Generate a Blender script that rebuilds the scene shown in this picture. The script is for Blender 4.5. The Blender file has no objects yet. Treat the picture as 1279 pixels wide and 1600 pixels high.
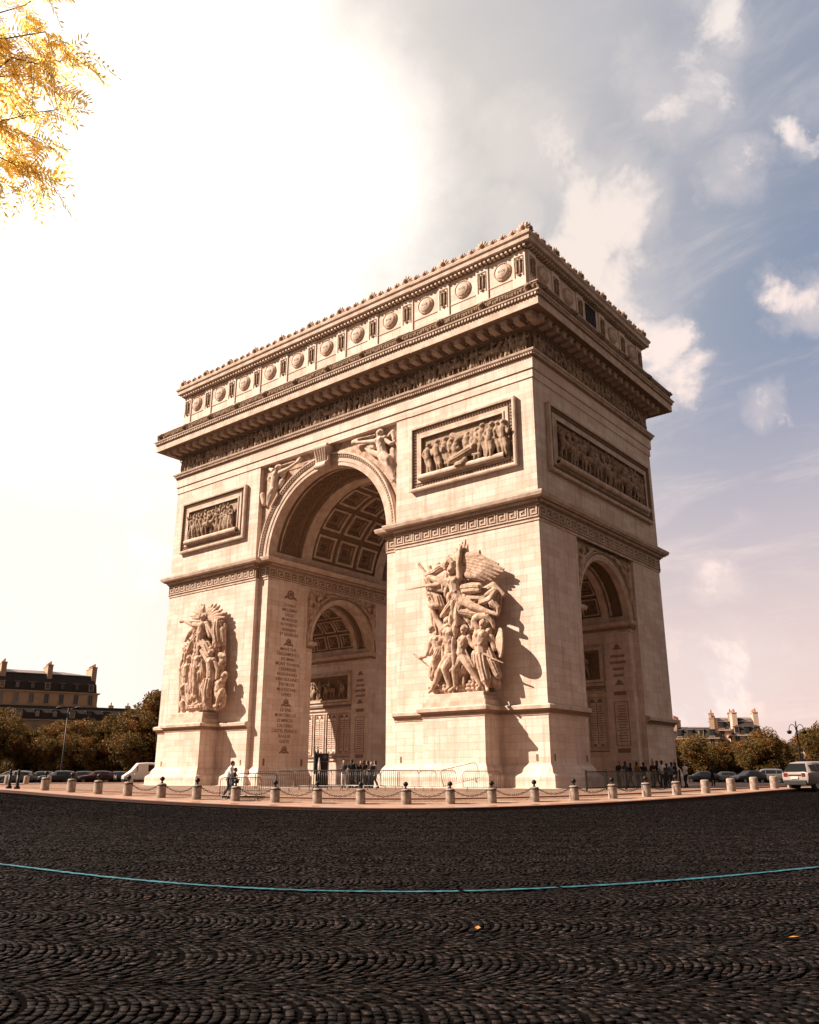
import bpy, bmesh, math, random
import numpy as np
from mathutils import Vector, Matrix, Euler
PI = math.pi
S = bpy.context.scene
COL = S.collection
# ------------------------------------------------------------------ camera
CAM = Vector((50.717, -60.816, 1.708))
YAW, PIT = math.radians(129.052), math.radians(17.692)
cd = bpy.data.cameras.new('camera'); cam = bpy.data.objects.new('camera', cd); COL.objects.link(cam)
cd.sensor_fit = 'VERTICAL'; cd.sensor_height = 24; cd.sensor_width = 24; cd.lens = 24 * 1300.73 / 1600
cd.clip_start = .1; cd.clip_end = 9000
cam.location = CAM
fwd = Vector((math.cos(YAW) * math.cos(PIT), math.sin(YAW) * math.cos(PIT), math.sin(PIT)))
cam.rotation_euler = fwd.to_track_quat('-Z', 'Y').to_euler()
S.camera = cam
# ------------------------------------------------------------------ light and exposure
S.view_settings.view_transform = 'Standard'; S.view_settings.look = 'None'
S.view_settings.gamma = 1; S.view_settings.exposure = 1.08
SUN_EL, SUN_AZ = math.radians(39), math.radians(229)      # azimuth clockwise from +Y
sl = bpy.data.lights.new('sun', 'SUN'); sl.energy = 5.0; sl.angle = math.radians(.5); sl.color = (1.0, .85, .71)
so = bpy.data.objects.new('sun', sl); COL.objects.link(so)
sd = Vector((math.sin(SUN_AZ) * math.cos(SUN_EL), math.cos(SUN_AZ) * math.cos(SUN_EL), math.sin(SUN_EL)))
so.rotation_euler = sd.to_track_quat('Z', 'Y').to_euler()
so.location = (0, 0, 80)

class N:
    "tiny node-graph writer"
    def __init__(s, nt): s.nt = nt; s.n = nt.nodes; s.l = nt.links
    def new(s, t, **k):
        o = s.n.new(t)
        for a, b in k.items(): setattr(o, a, b)
        return o
    def put(s, sock, v):
        if isinstance(v, bpy.types.NodeSocket): s.l.new(v, sock)
        elif v is not None: sock.default_value = v
    def m(s, op, a, b=None, c=None, clamp=False):
        o = s.new('ShaderNodeMath', operation=op, use_clamp=clamp)
        for i, v in enumerate((a, b, c)):
            if v is not None: s.put(o.inputs[i], v)
        return o.outputs[0]
    def vm(s, op, a, b=None, scale=None):
        o = s.new('ShaderNodeVectorMath', operation=op)
        s.put(o.inputs[0], a)
        if b is not None: s.put(o.inputs[1], b)
        if scale is not None: s.put(o.inputs['Scale'], scale)
        return o.outputs['Value'] if op in ('DOT_PRODUCT', 'LENGTH') else o.outputs[0]
    def sep(s, v): o = s.new('ShaderNodeSeparateXYZ'); s.put(o.inputs[0], v); return o.outputs
    def com(s, x, y, z):
        o = s.new('ShaderNodeCombineXYZ')
        for i, v in enumerate((x, y, z)): s.put(o.inputs[i], v)
        return o.outputs[0]
    def mix(s, f, a, b, mode='MIX'):
        o = s.new('ShaderNodeMix', data_type='RGBA', blend_type=mode)
        s.put(o.inputs[0], f)
        for i, v in ((6, a), (7, b)):
            if isinstance(v, tuple): v = (*v, 1) if len(v) == 3 else v
            s.put(o.inputs[i], v)
        return o.outputs[2]
    def ss(s, v, lo, hi):
        o = s.new('ShaderNodeMapRange', interpolation_type='SMOOTHSTEP'); s.put(o.inputs[0], v)
        s.put(o.inputs[1], lo); s.put(o.inputs[2], hi); return o.outputs[0]
    def lin(s, v, lo, hi, a=0., b=1.):
        o = s.new('ShaderNodeMapRange'); s.put(o.inputs[0], v)
        s.put(o.inputs[1], lo); s.put(o.inputs[2], hi); s.put(o.inputs[3], a); s.put(o.inputs[4], b); return o.outputs[0]
    def noise(s, v, scale, detail=4, rough=.5, dist=0.):
        o = s.new('ShaderNodeTexNoise'); s.put(o.inputs['Vector'], v); o.inputs['Scale'].default_value = scale
        o.inputs['Detail'].default_value = detail; o.inputs['Roughness'].default_value = rough; o.inputs['Distortion'].default_value = dist
        return o.outputs[0]

# ------------------------------------------------------------------ sky
W = bpy.data.worlds.new('World'); S.world = W; W.use_nodes = True
w = N(W.node_tree); w.n.clear()
sky = w.new('ShaderNodeTexSky', sky_type='NISHITA'); sky.sun_disc = False
sky.sun_elevation = SUN_EL; sky.sun_rotation = SUN_AZ; sky.air_density = 1.0; sky.dust_density = 2.0; sky.ozone_density = 1.0
D = w.vm('NORMALIZE', w.new('ShaderNodeTexCoord').outputs['Generated'])
x, y, z = w.sep(D)
# white glare put into the sky colour, brightest left of the arch; broken cumulus and blue to the right
gdir = Vector((-.723, .38, .577)).normalized()
gd = w.vm('DOT_PRODUCT', D, tuple(gdir))
warp = w.noise(D, 3.2, 6, .55, .3)
warp2 = w.noise(D, 9., 7, .6, .2)
gdw = w.m('ADD', gd, w.m('ADD', w.m('MULTIPLY', w.m('SUBTRACT', warp, .5), .07), w.m('MULTIPLY', w.m('SUBTRACT', warp2, .5), .035)))
glow = w.m('POWER', w.lin(gdw, .70, .975), 1.7)
core = w.ss(gdw, .915, 1.0)
lowcl = w.m('MULTIPLY', w.ss(w.m('ADD', gdw, w.m('MULTIPLY', w.m('SUBTRACT', warp2, .5), .20)), .925, 1.0), w.ss(z, .72, .52))
core = w.m('MAXIMUM', core, w.m('MULTIPLY', lowcl, .8))
zz = w.m('ADD', w.m('MAXIMUM', z, 0.), .22)
P = w.com(w.m('DIVIDE', x, zz), w.m('DIVIDE', y, zz), 0.)
n1 = w.noise(D, 7.5, 11, .60, .35)
n1b = w.noise(w.vm('ADD', D, (.03, .0, -.035)), 7.5, 11, .60, .35)
n3 = w.noise(w.vm('MULTIPLY', w.vm('ADD', P, (1.3, 9.2, 0)), (1.0, 2.0, 1)), 2.6, 10, .66, .7)
# cumulus banks standing in these directions: (x, y, z, angular radius)
BANKS = [(-.356, .665, .656, .062), (-.306, .745, .593, .074), (-.314, .784, .535, .078), (-.338, .713, .614, .045), (-.3, .928, .222, .049), (-.331, .938, .105, .085), (-.411, .689, .597, .036),
         (-.302, .854, .424, .052), (-.212, .899, .383, .042), (-.218, .709, .67, .07), (-.131, .777, .616, .032), (-.191, .779, .597, .04), (-.177, .857, .484, .042), (-.338, .759, .557, .076),
         (-.163, .679, .715, .05), (-.517, .614, .596, .03), (-.308, .827, .471, .045), (.15, .95, .25, .15), (.3, .8, .5, .12), (.1, .7, .7, .1), (.5, .8, .2, .15)]
bank = None
cn = w.new('ShaderNodeTexNoise'); w.put(cn.inputs['Vector'], D); cn.inputs['Scale'].default_value = 8.; cn.inputs['Detail'].default_value = 8; cn.inputs['Roughness'].default_value = .6
DW = w.vm('NORMALIZE', w.vm('ADD', D, w.vm('MULTIPLY', w.vm('SUBTRACT', cn.outputs['Color'], (.5, .5, .5)), (.15, .15, .12))))
for bx_, by_, bz_, br_ in BANKS:
    q = Vector((bx_, by_, bz_)).normalized(); v = w.lin(w.vm('DOT_PRODUCT', DW, tuple(q)), 1 - (1.15 * br_) ** 2 / 2, 1., -.35, 1.)
    bank = v if bank is None else w.m('MAXIMUM', bank, v)
dens = w.m('ADD', w.m('MULTIPLY', bank, .46), w.m('MULTIPLY', w.m('SUBTRACT', n1, .52), 1.7))
cum = w.ss(dens, .13, .52)
thin = w.m('MULTIPLY', w.ss(n3, .44, .74), .34)
haze_ = w.m('MULTIPLY', w.ss(w.m('ADD', w.m('MULTIPLY', bank, .25), w.noise(D, 3.5, 8, .6, .5)), .46, .82), .45)
cloud = w.m('MAXIMUM', w.m('MULTIPLY', cum, .95), w.m('MAXIMUM', thin, haze_))
low = w.m('SUBTRACT', 1., w.ss(z, .02, .52))
zen = w.ss(z, .35, .85)
clear = w.mix(.35, w.vm('MULTIPLY', sky.outputs[0], (.075, .070, .072)), (.27, .335, .43))
clear = w.mix(w.m('MULTIPLY', zen, .9), clear, (.235, .255, .315))
clear = w.mix(w.m('MULTIPLY', low, .95), clear, (.62, .475, .435))
ccol = w.mix(zen, (.74, .60, .545), (.62, .57, .545))
lit = w.ss(w.m('SUBTRACT', n1, n1b), -.05, .06)      # side of the puffs turned to the sun
ccol = w.mix(w.m('MULTIPLY', w.m('SUBTRACT', 1., lit), .45), ccol, (.46, .43, .46))
c = w.mix(cloud, clear, ccol)
c = w.mix(w.m('MINIMUM', glow, 1.), c, (.58, .525, .47))
c = w.mix(core, c, (1.15, 1.08, .98))
side = w.ss(w.vm('DOT_PRODUCT', D, (-.77, -.63, 0.)), -.02, .42)     # brighter, whiter towards the left horizon
c = w.mix(w.m('MULTIPLY', side, w.m('SUBTRACT', 1., w.m('MULTIPLY', core, w.ss(z, .12, .42)))), c, (.80, .70, .63))
back = w.ss(w.vm('DOT_PRODUCT', D, (.63, -.777, 0.)), -.1, .6)      # the unseen sky behind the viewer is dimmed to cut the ambient light
c = w.mix(w.m('MULTIPLY', back, .92), c, (.10, .075, .062))
c = w.mix(w.m('MULTIPLY', w.ss(w.vm('DOT_PRODUCT', D, (.92, .39, 0.)), .25, .75), .8), c, (.26, .195, .165))      # unseen sky off to the right, dimmed to deepen the shaded side
c = w.mix(w.ss(z, -.02, -.10), c, (.05, .045, .04))
bg = w.new('ShaderNodeBackground'); w.put(bg.inputs[0], c); bg.inputs[1].default_value = .71
w.l.new(bg.outputs[0], w.new('ShaderNodeOutputWorld').inputs[0])

# ------------------------------------------------------------------ materials
MATS = {}
def mat(name, base=(.5, .5, .5), rough=.8, bump=None, var=None, metal=0., spec=.3, build=None):
    "procedural surface: base colour broken up by noise (scale, amount, other colour) and a noise bump (scale, distance)"
    m = bpy.data.materials.new(name); m.use_nodes = True; g = N(m.node_tree); g.n.clear()
    b = g.new('ShaderNodeBsdfPrincipled'); g.l.new(b.outputs[0], g.new('ShaderNodeOutputMaterial').inputs[0])
    b.inputs['Roughness'].default_value = rough; b.inputs['Metallic'].default_value = metal
    b.inputs['Specular IOR Level'].default_value = spec
    co = g.new('ShaderNodeTexCoord').outputs['Object']
    c = (*base, 1)
    if var:
        f = g.ss(g.noise(co, var[0], 5, .6), .3, .7)
        c = g.mix(g.m('MULTIPLY', f, var[1]), tuple(base), tuple(var[2]))
    g.put(b.inputs['Base Color'], c)
    if bump:
        bp = g.new('ShaderNodeBump'); bp.inputs['Distance'].default_value = bump[1]; bp.inputs['Strength'].default_value = 1
        g.put(bp.inputs['Height'], g.noise(co, bump[0], 6, .65)); g.put(b.inputs['Normal'], bp.outputs[0])
    if build: build(g, b, co)
    MATS[name] = m; return m

def ashlar_build(tone, tone2, dirt, rowh=.52, bw=1.35):
    def f(g, b, co):
        geo = g.new('ShaderNodeNewGeometry'); nx, ny, nz = g.sep(geo.outputs['True Normal'])
        X, Y, Z = g.sep(co)
        s = g.m('GREATER_THAN', g.m('ABSOLUTE', nx), .6)
        u = g.m('ADD', g.m('MULTIPLY', X, g.m('SUBTRACT', 1., s)), g.m('MULTIPLY', Y, s))
        uv = g.com(u, Z, 0.)
        br = g.new('ShaderNodeTexBrick'); g.put(br.inputs['Vector'], uv)
        br.offset = .5; br.offset_frequency = 2; br.squash = .72; br.squash_frequency = 3
        br.inputs['Color1'].default_value = (0, 0, 0, 1); br.inputs['Color2'].default_value = (1, 1, 1, 1); br.inputs['Mortar'].default_value = (.5, .5, .5, 1)
        br.inputs['Scale'].default_value = 1; br.inputs['Mortar Size'].default_value = .010; br.inputs['Mortar Smooth'].default_value = .3
        br.inputs['Bias'].default_value = 0; br.inputs['Brick Width'].default_value = bw; br.inputs['Row Height'].default_value = rowh
        blk = br.outputs[0]; mort = br.outputs[1]
        c = g.mix(g.m('MULTIPLY', g.m('POWER', blk, 1.6), .75), tuple(tone), tuple(tone2))
        big = g.noise(uv, .35, 4, .6)
        c = g.mix(g.m('MULTIPLY', g.ss(big, .42, .68), .42), c, (tone2[0] * .8, tone2[1] * .68, tone2[2] * .6))
        st = g.noise(g.vm('MULTIPLY', uv, (2.6, .16, 1)), 1., 7, .66)          # rain streaks
        c = g.mix(g.m('MULTIPLY', g.ss(st, .46, .74), .50), c, tuple(dirt))
        fine = g.noise(co, 5., 8, .7)
        c = g.mix(g.m('MULTIPLY', g.ss(fine, .45, .75), .25), c, tuple(dirt))
        c = g.mix(g.m('MULTIPLY', mort, .32), c, (dirt[0] * .7, dirt[1] * .65, dirt[2] * .6))
        g.put(b.inputs['Base Color'], c)
        bp = g.new('ShaderNodeBump'); bp.inputs['Distance'].default_value = .012
        h = g.m('SUBTRACT', g.m('ADD', g.m('MULTIPLY', fine, .6), g.m('MULTIPLY', blk, .25)), g.m('MULTIPLY', mort, .7))
        g.put(bp.inputs['Height'], h); g.put(b.inputs['Normal'], bp.outputs[0])
    return f
stone = mat('pale_ashlar', rough=.88, spec=.2, build=ashlar_build((.755, .62, .53), (.60, .44, .355), (.33, .205, .15), .5, 1.75))
trim = mat('trim_stone', (.64, .50, .41), .85, (6, .02), (1.3, .7, (.36, .24, .17)), spec=.2)
dark = mat('sooty_shaded_stone', (.27, .18, .125), .9, (7, .03), (2.0, .7, (.20, .135, .095)), spec=.15)  # soot tone that also paints the shade of mouldings and carving
recess_shade = mat('shaded_recess', (.22, .145, .088), .92, (7, .03), (2.5, .6, (.15, .10, .07)), spec=.1)  # brown with shade put into its colour, for recesses and sunk grounds
carved = mat('carved_stone', (.60, .435, .33), .85, (7, .05), (2.4, .9, (.30, .185, .125)), spec=.2)
relief_m = mat('relief_stone', (.44, .315, .23), .88, (9, .03), (2.2, .85, (.21, .135, .09)), spec=.15)
letter = mat('engraved_letter', (.27, .165, .12), .9)
granite = mat('bollard_granite', (.40, .31, .25), .8, (30, .01), (5, .85, (.19, .14, .11)))
iron = mat('black_iron', (.018, .017, .017), .45, (40, .004), (9, .5, (.05, .03, .02)), metal=.6)
galv = mat('galvanised_steel', (.16, .155, .15), .4, None, (5, .4, (.08, .07, .06)), metal=.8)

# ------------------------------------------------------------------ mesh builder
class MB:
    def __init__(s): s.v = []; s.f = []; s.mi = []
    def add(s, vs, fs, mi=0):
        o = len(s.v); s.v += [tuple(p) for p in vs]; s.f += [tuple(i + o for i in f) for f in fs]; s.mi += [mi] * len(fs)
        return s
    def box(s, a, b, mi=0):
        (x0, y0, z0), (x1, y1, z1) = a, b
        return s.add([(x0, y0, z0), (x1, y0, z0), (x1, y1, z0), (x0, y1, z0), (x0, y0, z1), (x1, y0, z1), (x1, y1, z1), (x0, y1, z1)],
                     [(0, 3, 2, 1), (4, 5, 6, 7), (0, 1, 5, 4), (1, 2, 6, 5), (2, 3, 7, 6), (3, 0, 4, 7)], mi)
    def tube(s, pts, rad, n=8, mi=0, cap=True):
        pts = [Vector(p) for p in pts]
        if not hasattr(rad, '__len__'): rad = [rad] * len(pts)
        rings = []; prev = None
        for i, p in enumerate(pts):
            d = (pts[min(i + 1, len(pts) - 1)] - pts[max(i - 1, 0)]).normalized()
            if prev is None:
                up = Vector((0, 0, 1)) if abs(d.z) < .9 else Vector((1, 0, 0)); a = d.cross(up).normalized()
            else: a = (prev - d * prev.dot(d)).normalized()
            prev = a; b = d.cross(a)
            rings.append([p + (a * math.cos(t) + b * math.sin(t)) * rad[i] for t in [2 * PI * k / n for k in range(n)]])
        vs = [q for r in rings for q in r]; fs = []
        for i in range(len(rings) - 1):
            for k in range(n): fs.append((i * n + k, i * n + (k + 1) % n, (i + 1) * n + (k + 1) % n, (i + 1) * n + k))
        if cap: fs += [tuple(range(n - 1, -1, -1)), tuple(range((len(rings) - 1) * n, len(rings) * n))]
        return s.add(vs, fs, mi)
    def lathe(s, prof, c=(0, 0, 0), n=24, mi=0):
        vs = []; fs = []
        for r, z_ in prof:
            for k in range(n): t = 2 * PI * k / n; vs.append((c[0] + r * math.cos(t), c[1] + r * math.sin(t), c[2] + z_))
        for i in range(len(prof) - 1):
            for k in range(n): fs.append((i * n + k, i * n + (k + 1) % n, (i + 1) * n + (k + 1) % n, (i + 1) * n + k))
        fs += [tuple(range(n - 1, -1, -1)), tuple(range((len(prof) - 1) * n, len(prof) * n))]
        return s.add(vs, fs, mi)
    def ball(s, c, r, n=10, mi=0, sc=(1, 1, 1)):
        vs = [(c[0], c[1], c[2] - r * sc[2])]; fs = []; m_ = n // 2
        for i in range(1, m_):
            a = -PI / 2 + PI * i / m_
            for k in range(n):
                t = 2 * PI * k / n; vs.append((c[0] + r * sc[0] * math.cos(a) * math.cos(t), c[1] + r * sc[1] * math.cos(a) * math.sin(t), c[2] + r * sc[2] * math.sin(a)))
        vs.append((c[0], c[1], c[2] + r * sc[2])); L = len(vs) - 1
        for k in range(n):
            fs.append((0, 1 + (k + 1) % n, 1 + k)); fs.append((L, 1 + (m_ - 2) * n + k, 1 + (m_ - 2) * n + (k + 1) % n))
        for i in range(m_ - 2):
            for k in range(n): fs.append((1 + i * n + k, 1 + i * n + (k + 1) % n, 1 + (i + 1) * n + (k + 1) % n, 1 + (i + 1) * n + k))
        return s.add(vs, fs, mi)
    def sweep(s, path, prof, closed=True, mi=0, mis=None):
        "profile (out, z) swept round a plan polyline, mitred; path clockwise or not: out is to the RIGHT of travel"
        n = len(path); P_ = [Vector((p[0], p[1])) for p in path]; dirs = []
        for i in range(n):
            a, b = P_[i], P_[(i + 1) % n]; dirs.append((b - a).normalized() if (b - a).length > 1e-6 else None)
        offs = []
        for i in range(n):
            d1 = dirs[i - 1] if (closed or i > 0) else dirs[0]; d2 = dirs[i] if (closed or i < n - 1) else dirs[n - 2]
            n1_ = Vector((d1.y, -d1.x)); n2_ = Vector((d2.y, -d2.x)); k = 1 + n1_.dot(n2_)
            offs.append((n1_ + n2_) / max(k, .2))
        vs = [(P_[i].x + offs[i].x * o, P_[i].y + offs[i].y * o, zc) for o, zc in prof for i in range(n)]
        fs = []; mm = []
        for j in range(len(prof) - 1):
            for i in range(n if closed else n - 1):
                fs.append((j * n + i, j * n + (i + 1) % n, (j + 1) * n + (i + 1) % n, (j + 1) * n + i)); mm.append(mis[j] if mis else mi)
        if not closed:
            for i in (0, n - 1): fs.append(tuple(j * n + i for j in range(len(prof)))); mm.append(mi)
        o = len(s.v); s.v += vs; s.f += [tuple(q + o for q in f) for f in fs]; s.mi += mm
        return s
    def extend(s, other, M=None, mi=None):
        o = len(s.v)
        s.v += [tuple(M @ Vector(p)) for p in other.v] if M else list(other.v)
        s.f += [tuple(i + o for i in f) for f in other.f]; s.mi += other.mi if mi is None else [mi] * len(other.f)
        return s
def link(name, me, mats, parent=None, smooth=False):
    for m_ in (mats if isinstance(mats, (list, tuple)) else [mats]): me.materials.append(m_)
    if smooth: me.polygons.foreach_set('use_smooth', [True] * len(me.polygons))
    o = bpy.data.objects.new(name, me); COL.objects.link(o)
    if parent: o.parent = parent
    return o
def mk(name, mb, mats, parent=None, smooth=False, bevel=0):
    me = bpy.data.meshes.new(name); me.from_pydata(mb.v, [], mb.f)
    if any(mb.mi): me.polygons.foreach_set('material_index', mb.mi)
    me.update(); o = link(name, me, mats, parent, smooth)
    if bevel:
        b = o.modifiers.new('bevel', 'BEVEL'); b.width = bevel; b.segments = 2; b.limit_method = 'ANGLE'; b.angle_limit = .7
    return o
def tag(o, label=None, cat=None, group=None, kind=None):
    if label: o['label'] = label
    if cat: o['category'] = cat
    if group: o['group'] = group
    if kind: o['kind'] = kind
    return o
def thing(name, label, cat, loc=(0, 0, 0), rz=0, group=None):
    o = bpy.data.objects.new(name, None); COL.objects.link(o); o.location = loc; o.rotation_euler = (0, 0, rz); o.empty_display_size = .3
    return tag(o, label, cat, group)
CH = {}
def kids(o):
    return [c_ for c_ in bpy.data.objects if c_.parent == o]
def copy_tree(o, loc=None, rz=None, label=None, scale=None, parent=None):
    c_ = o.copy(); COL.objects.link(c_)
    if parent is not None: c_.parent = parent
    if loc is not None: c_.location = loc
    if rz is not None: c_.rotation_euler = (0, 0, rz)
    if scale is not None: c_.scale = scale
    if label: c_['label'] = label
    for k in kids(o): copy_tree(k, parent=c_)
    return c_
def bake(o, mods):
    "apply modifiers: returns a fresh mesh"
    for t, kw in mods:
        m_ = o.modifiers.new(t, t)
        for a, b in kw.items(): setattr(m_, a, b)
    dg = bpy.context.evaluated_depsgraph_get(); ev = o.evaluated_get(dg)
    return bpy.data.meshes.new_from_object(ev, depsgraph=dg)
def capsules(mb, chain, n=8, flat=1.):
    "a tapering limb: balls at the joints joined by cones"
    for p in chain: mb.ball(p[:3], p[3], n, sc=(1, flat, 1))
    for a, b in zip(chain, chain[1:]):
        if (Vector(a[:3]) - Vector(b[:3])).length > 1e-3: mb.tube([a[:3], b[:3]], [a[3], b[3]], n)
    return mb
def fused(name, mb, voxel, mats, parent=None, smooth_it=2, disp=None):
    "voxel-remesh a pile of overlapping limbs into one continuous carved surface"
    me = bpy.data.meshes.new('tmp'); me.from_pydata(mb.v, [], mb.f); t = bpy.data.objects.new('tmp', me); COL.objects.link(t)
    out = bake(t, [('REMESH', dict(mode='VOXEL', voxel_size=voxel, use_smooth_shade=True)), ('SMOOTH', dict(iterations=smooth_it, factor=.5))])
    bpy.data.objects.remove(t); bpy.data.meshes.remove(me)
    if disp: disp(out)
    out.name = name
    if mats is None: return out
    o = link(name, out, mats, parent, True); return o
# ------------------------------------------------------------------ terrain: the round place, its island and the cobbled road
A0 = math.atan2(CAM.y, CAM.x)
RK = 36.3
def smooth(t): t = min(1, max(0, t)); return t * t * (3 - 2 * t)
def kz(ph):
    v = .30 + .03 * (math.sqrt(ph * ph + 225) - 15)
    return v if v < .95 else .95 + .25 * (1 - math.exp(-(v - .95) / .25))
def phi_of(x, y):
    p = math.degrees(math.atan2(y, x) - A0)
    return (p + 180) % 360 - 180
def island_z(x, y):
    r = math.hypot(x, y); k = kz(phi_of(x, y)); t = min(1, max(0, (RK - r) / 11.3))
    return k + (1.03 - k) * (1 - (1 - t) ** 1.8)
def road_z(x, y):
    r = math.hypot(x, y); p = abs(phi_of(x, y)); k = kz(p) - .16
    s = 1 - smooth((r - RK) / 15.); a = smooth((p - 48) / 45.)
    return k * (s * (1 - a) + a)
def gz(x, y): return island_z(x, y) if math.hypot(x, y) < RK else road_z(x, y)
def polar(name, radii, zf, mats, dphi=2., kind='structure'):
    n = int(360 / dphi); vs = []; fs = []
    for r in radii:
        for k in range(n):
            a = A0 + math.radians(k * dphi); x_, y_ = r * math.cos(a), r * math.sin(a); vs.append((x_, y_, zf(x_, y_)))
    for i in range(len(radii) - 1):
        for k in range(n): fs.append((i * n + k, (i + 1) * n + k, (i + 1) * n + (k + 1) % n, i * n + (k + 1) % n))
    m_ = MB(); m_.add(vs, fs); o = mk(name, m_, mats, smooth=True); return tag(o, kind=kind)

joint = mat('sett_joint', (.004, .0035, .0035), .95, (20, .02), (8, .6, (.009, .007, .006)), spec=0.)
def sett_build(g, b, co):
    at = g.new('ShaderNodeAttribute', attribute_name='tone').outputs['Color']; r_, g_, b_ = g.sep(at)
    c = g.mix(g.m('POWER', r_, 2.0), (.008, .0065, .006), (.098, .074, .066))
    c = g.mix(g.ss(g_, .82, 1.), c, (.075, .042, .030)); c = g.mix(g.ss(b_, .8, 1.), c, (.020, .020, .022))
    f = g.noise(co, 38, 5, .7); big = g.noise(co, .22, 4, .6)
    c = g.mix(g.m('MULTIPLY', g.ss(f, .36, .58), .85), c, (.004, .0035, .0035))
    c = g.mix(g.m('MULTIPLY', g.ss(big, .40, .66), .6), c, (.010, .008, .007)); g.put(b.inputs['Base Color'], c)
    bp = g.new('ShaderNodeBump'); bp.inputs['Distance'].default_value = .012; g.put(bp.inputs['Height'], f); g.put(b.inputs['Normal'], bp.outputs[0])
    g.put(b.inputs['Roughness'], g.lin(g.noise(co, 3, 3, .5), .3, .7, .62, .9))
sett_m = mat('basalt_setts', rough=.7, spec=.045, build=sett_build)
def island_build(g, b, co):
    # small setts laid in fans, worn and sandy
    v = g.new('ShaderNodeTexVoronoi'); v.feature = 'DISTANCE_TO_EDGE'; g.put(v.inputs['Vector'], co); v.inputs['Scale'].default_value = 7
    e = g.ss(v.outputs[0], .02, .12)
    cl = g.new('ShaderNodeTexVoronoi'); g.put(cl.inputs['Vector'], co); cl.inputs['Scale'].default_value = 7
    t = g.sep(cl.outputs['Color'])[0]
    c = g.mix(t, (.20, .115, .075), (.34, .20, .13)); c = g.mix(e, (.12, .085, .065), c)
    c = g.mix(g.m('MULTIPLY', g.ss(g.noise(co, .3, 5, .6), .45, .7), .5), c, (.38, .24, .16)); g.put(b.inputs['Base Color'], c)
    bp = g.new('ShaderNodeBump'); bp.inputs['Distance'].default_value = .02; g.put(bp.inputs['Height'], e); g.put(b.inputs['Normal'], bp.outputs[0])
isl_m = mat('island_setts', rough=.85, build=island_build)
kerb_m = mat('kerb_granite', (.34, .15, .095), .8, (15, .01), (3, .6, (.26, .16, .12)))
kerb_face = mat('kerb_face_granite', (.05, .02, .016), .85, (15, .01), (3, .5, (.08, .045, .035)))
pave = mat('pavement_granite', (.38, .235, .16), .85, (12, .008), (1.1, .7, (.24, .14, .095)))
far_m = mat('far_ground', (.10, .085, .07), .95, None, (.02, .6, (.06, .055, .04)))

polar('road', [RK - .1, 37, 38, 39.5, 41, 43, 45, 47, 49, 51, 54, 58, 63, 69, 76, 84, 94, 106, 122], lambda a, b: road_z(a, b), joint)
polar('ground', [121.9, 150, 200, 300, 500, 900, 2000, 6000], lambda a, b: road_z(a, b) - .01, far_m, 4)
polar('plaza', [.0, 6, 12, 18, 22, 25, 27, 29, 31, 33, 34.4], island_z, isl_m)
# pavement band under the bollards, then the kerb: a real step
polar('pavement', [34.4, 35, 35.6, 36.05], lambda a, b: island_z(a, b) + (.004), pave)
n = 360; mb = MB(); ks = []
for prof in ((36.05, .004), (36.05, .012), (36.27, .012), (36.30, -.02), (36.32, -.25)):
    for k in range(n):
        a = A0 + 2 * PI * k / n; x_, y_ = prof[0] * math.cos(a), prof[0] * math.sin(a); ks.append((x_, y_, kz(phi_of(x_, y_)) + prof[1]))
fs = []; mi = []
for i in range(4):
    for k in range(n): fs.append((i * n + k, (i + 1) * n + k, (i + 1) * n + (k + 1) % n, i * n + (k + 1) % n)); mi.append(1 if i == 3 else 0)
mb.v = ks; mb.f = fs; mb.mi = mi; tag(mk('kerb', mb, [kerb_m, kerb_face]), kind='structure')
# second low kerb line inside the bollards
mb = MB(); ks = []; fs = []
for prof in ((33.3, -.05), (33.32, .07), (33.05, .075), (33.0, .0)):
    for k in range(n):
        a = A0 + 2 * PI * k / n; x_, y_ = prof[0] * math.cos(a), prof[0] * math.sin(a); ks.append((x_, y_, island_z(x_, y_) + prof[1]))
for i in range(3):
    for k in range(n): fs.append((i * n + k, (i + 1) * n + k, (i + 1) * n + (k + 1) % n, i * n + (k + 1) % n))
mb.add(ks, fs); tag(mk('inner_kerb', mb, kerb_m), kind='structure')

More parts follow.
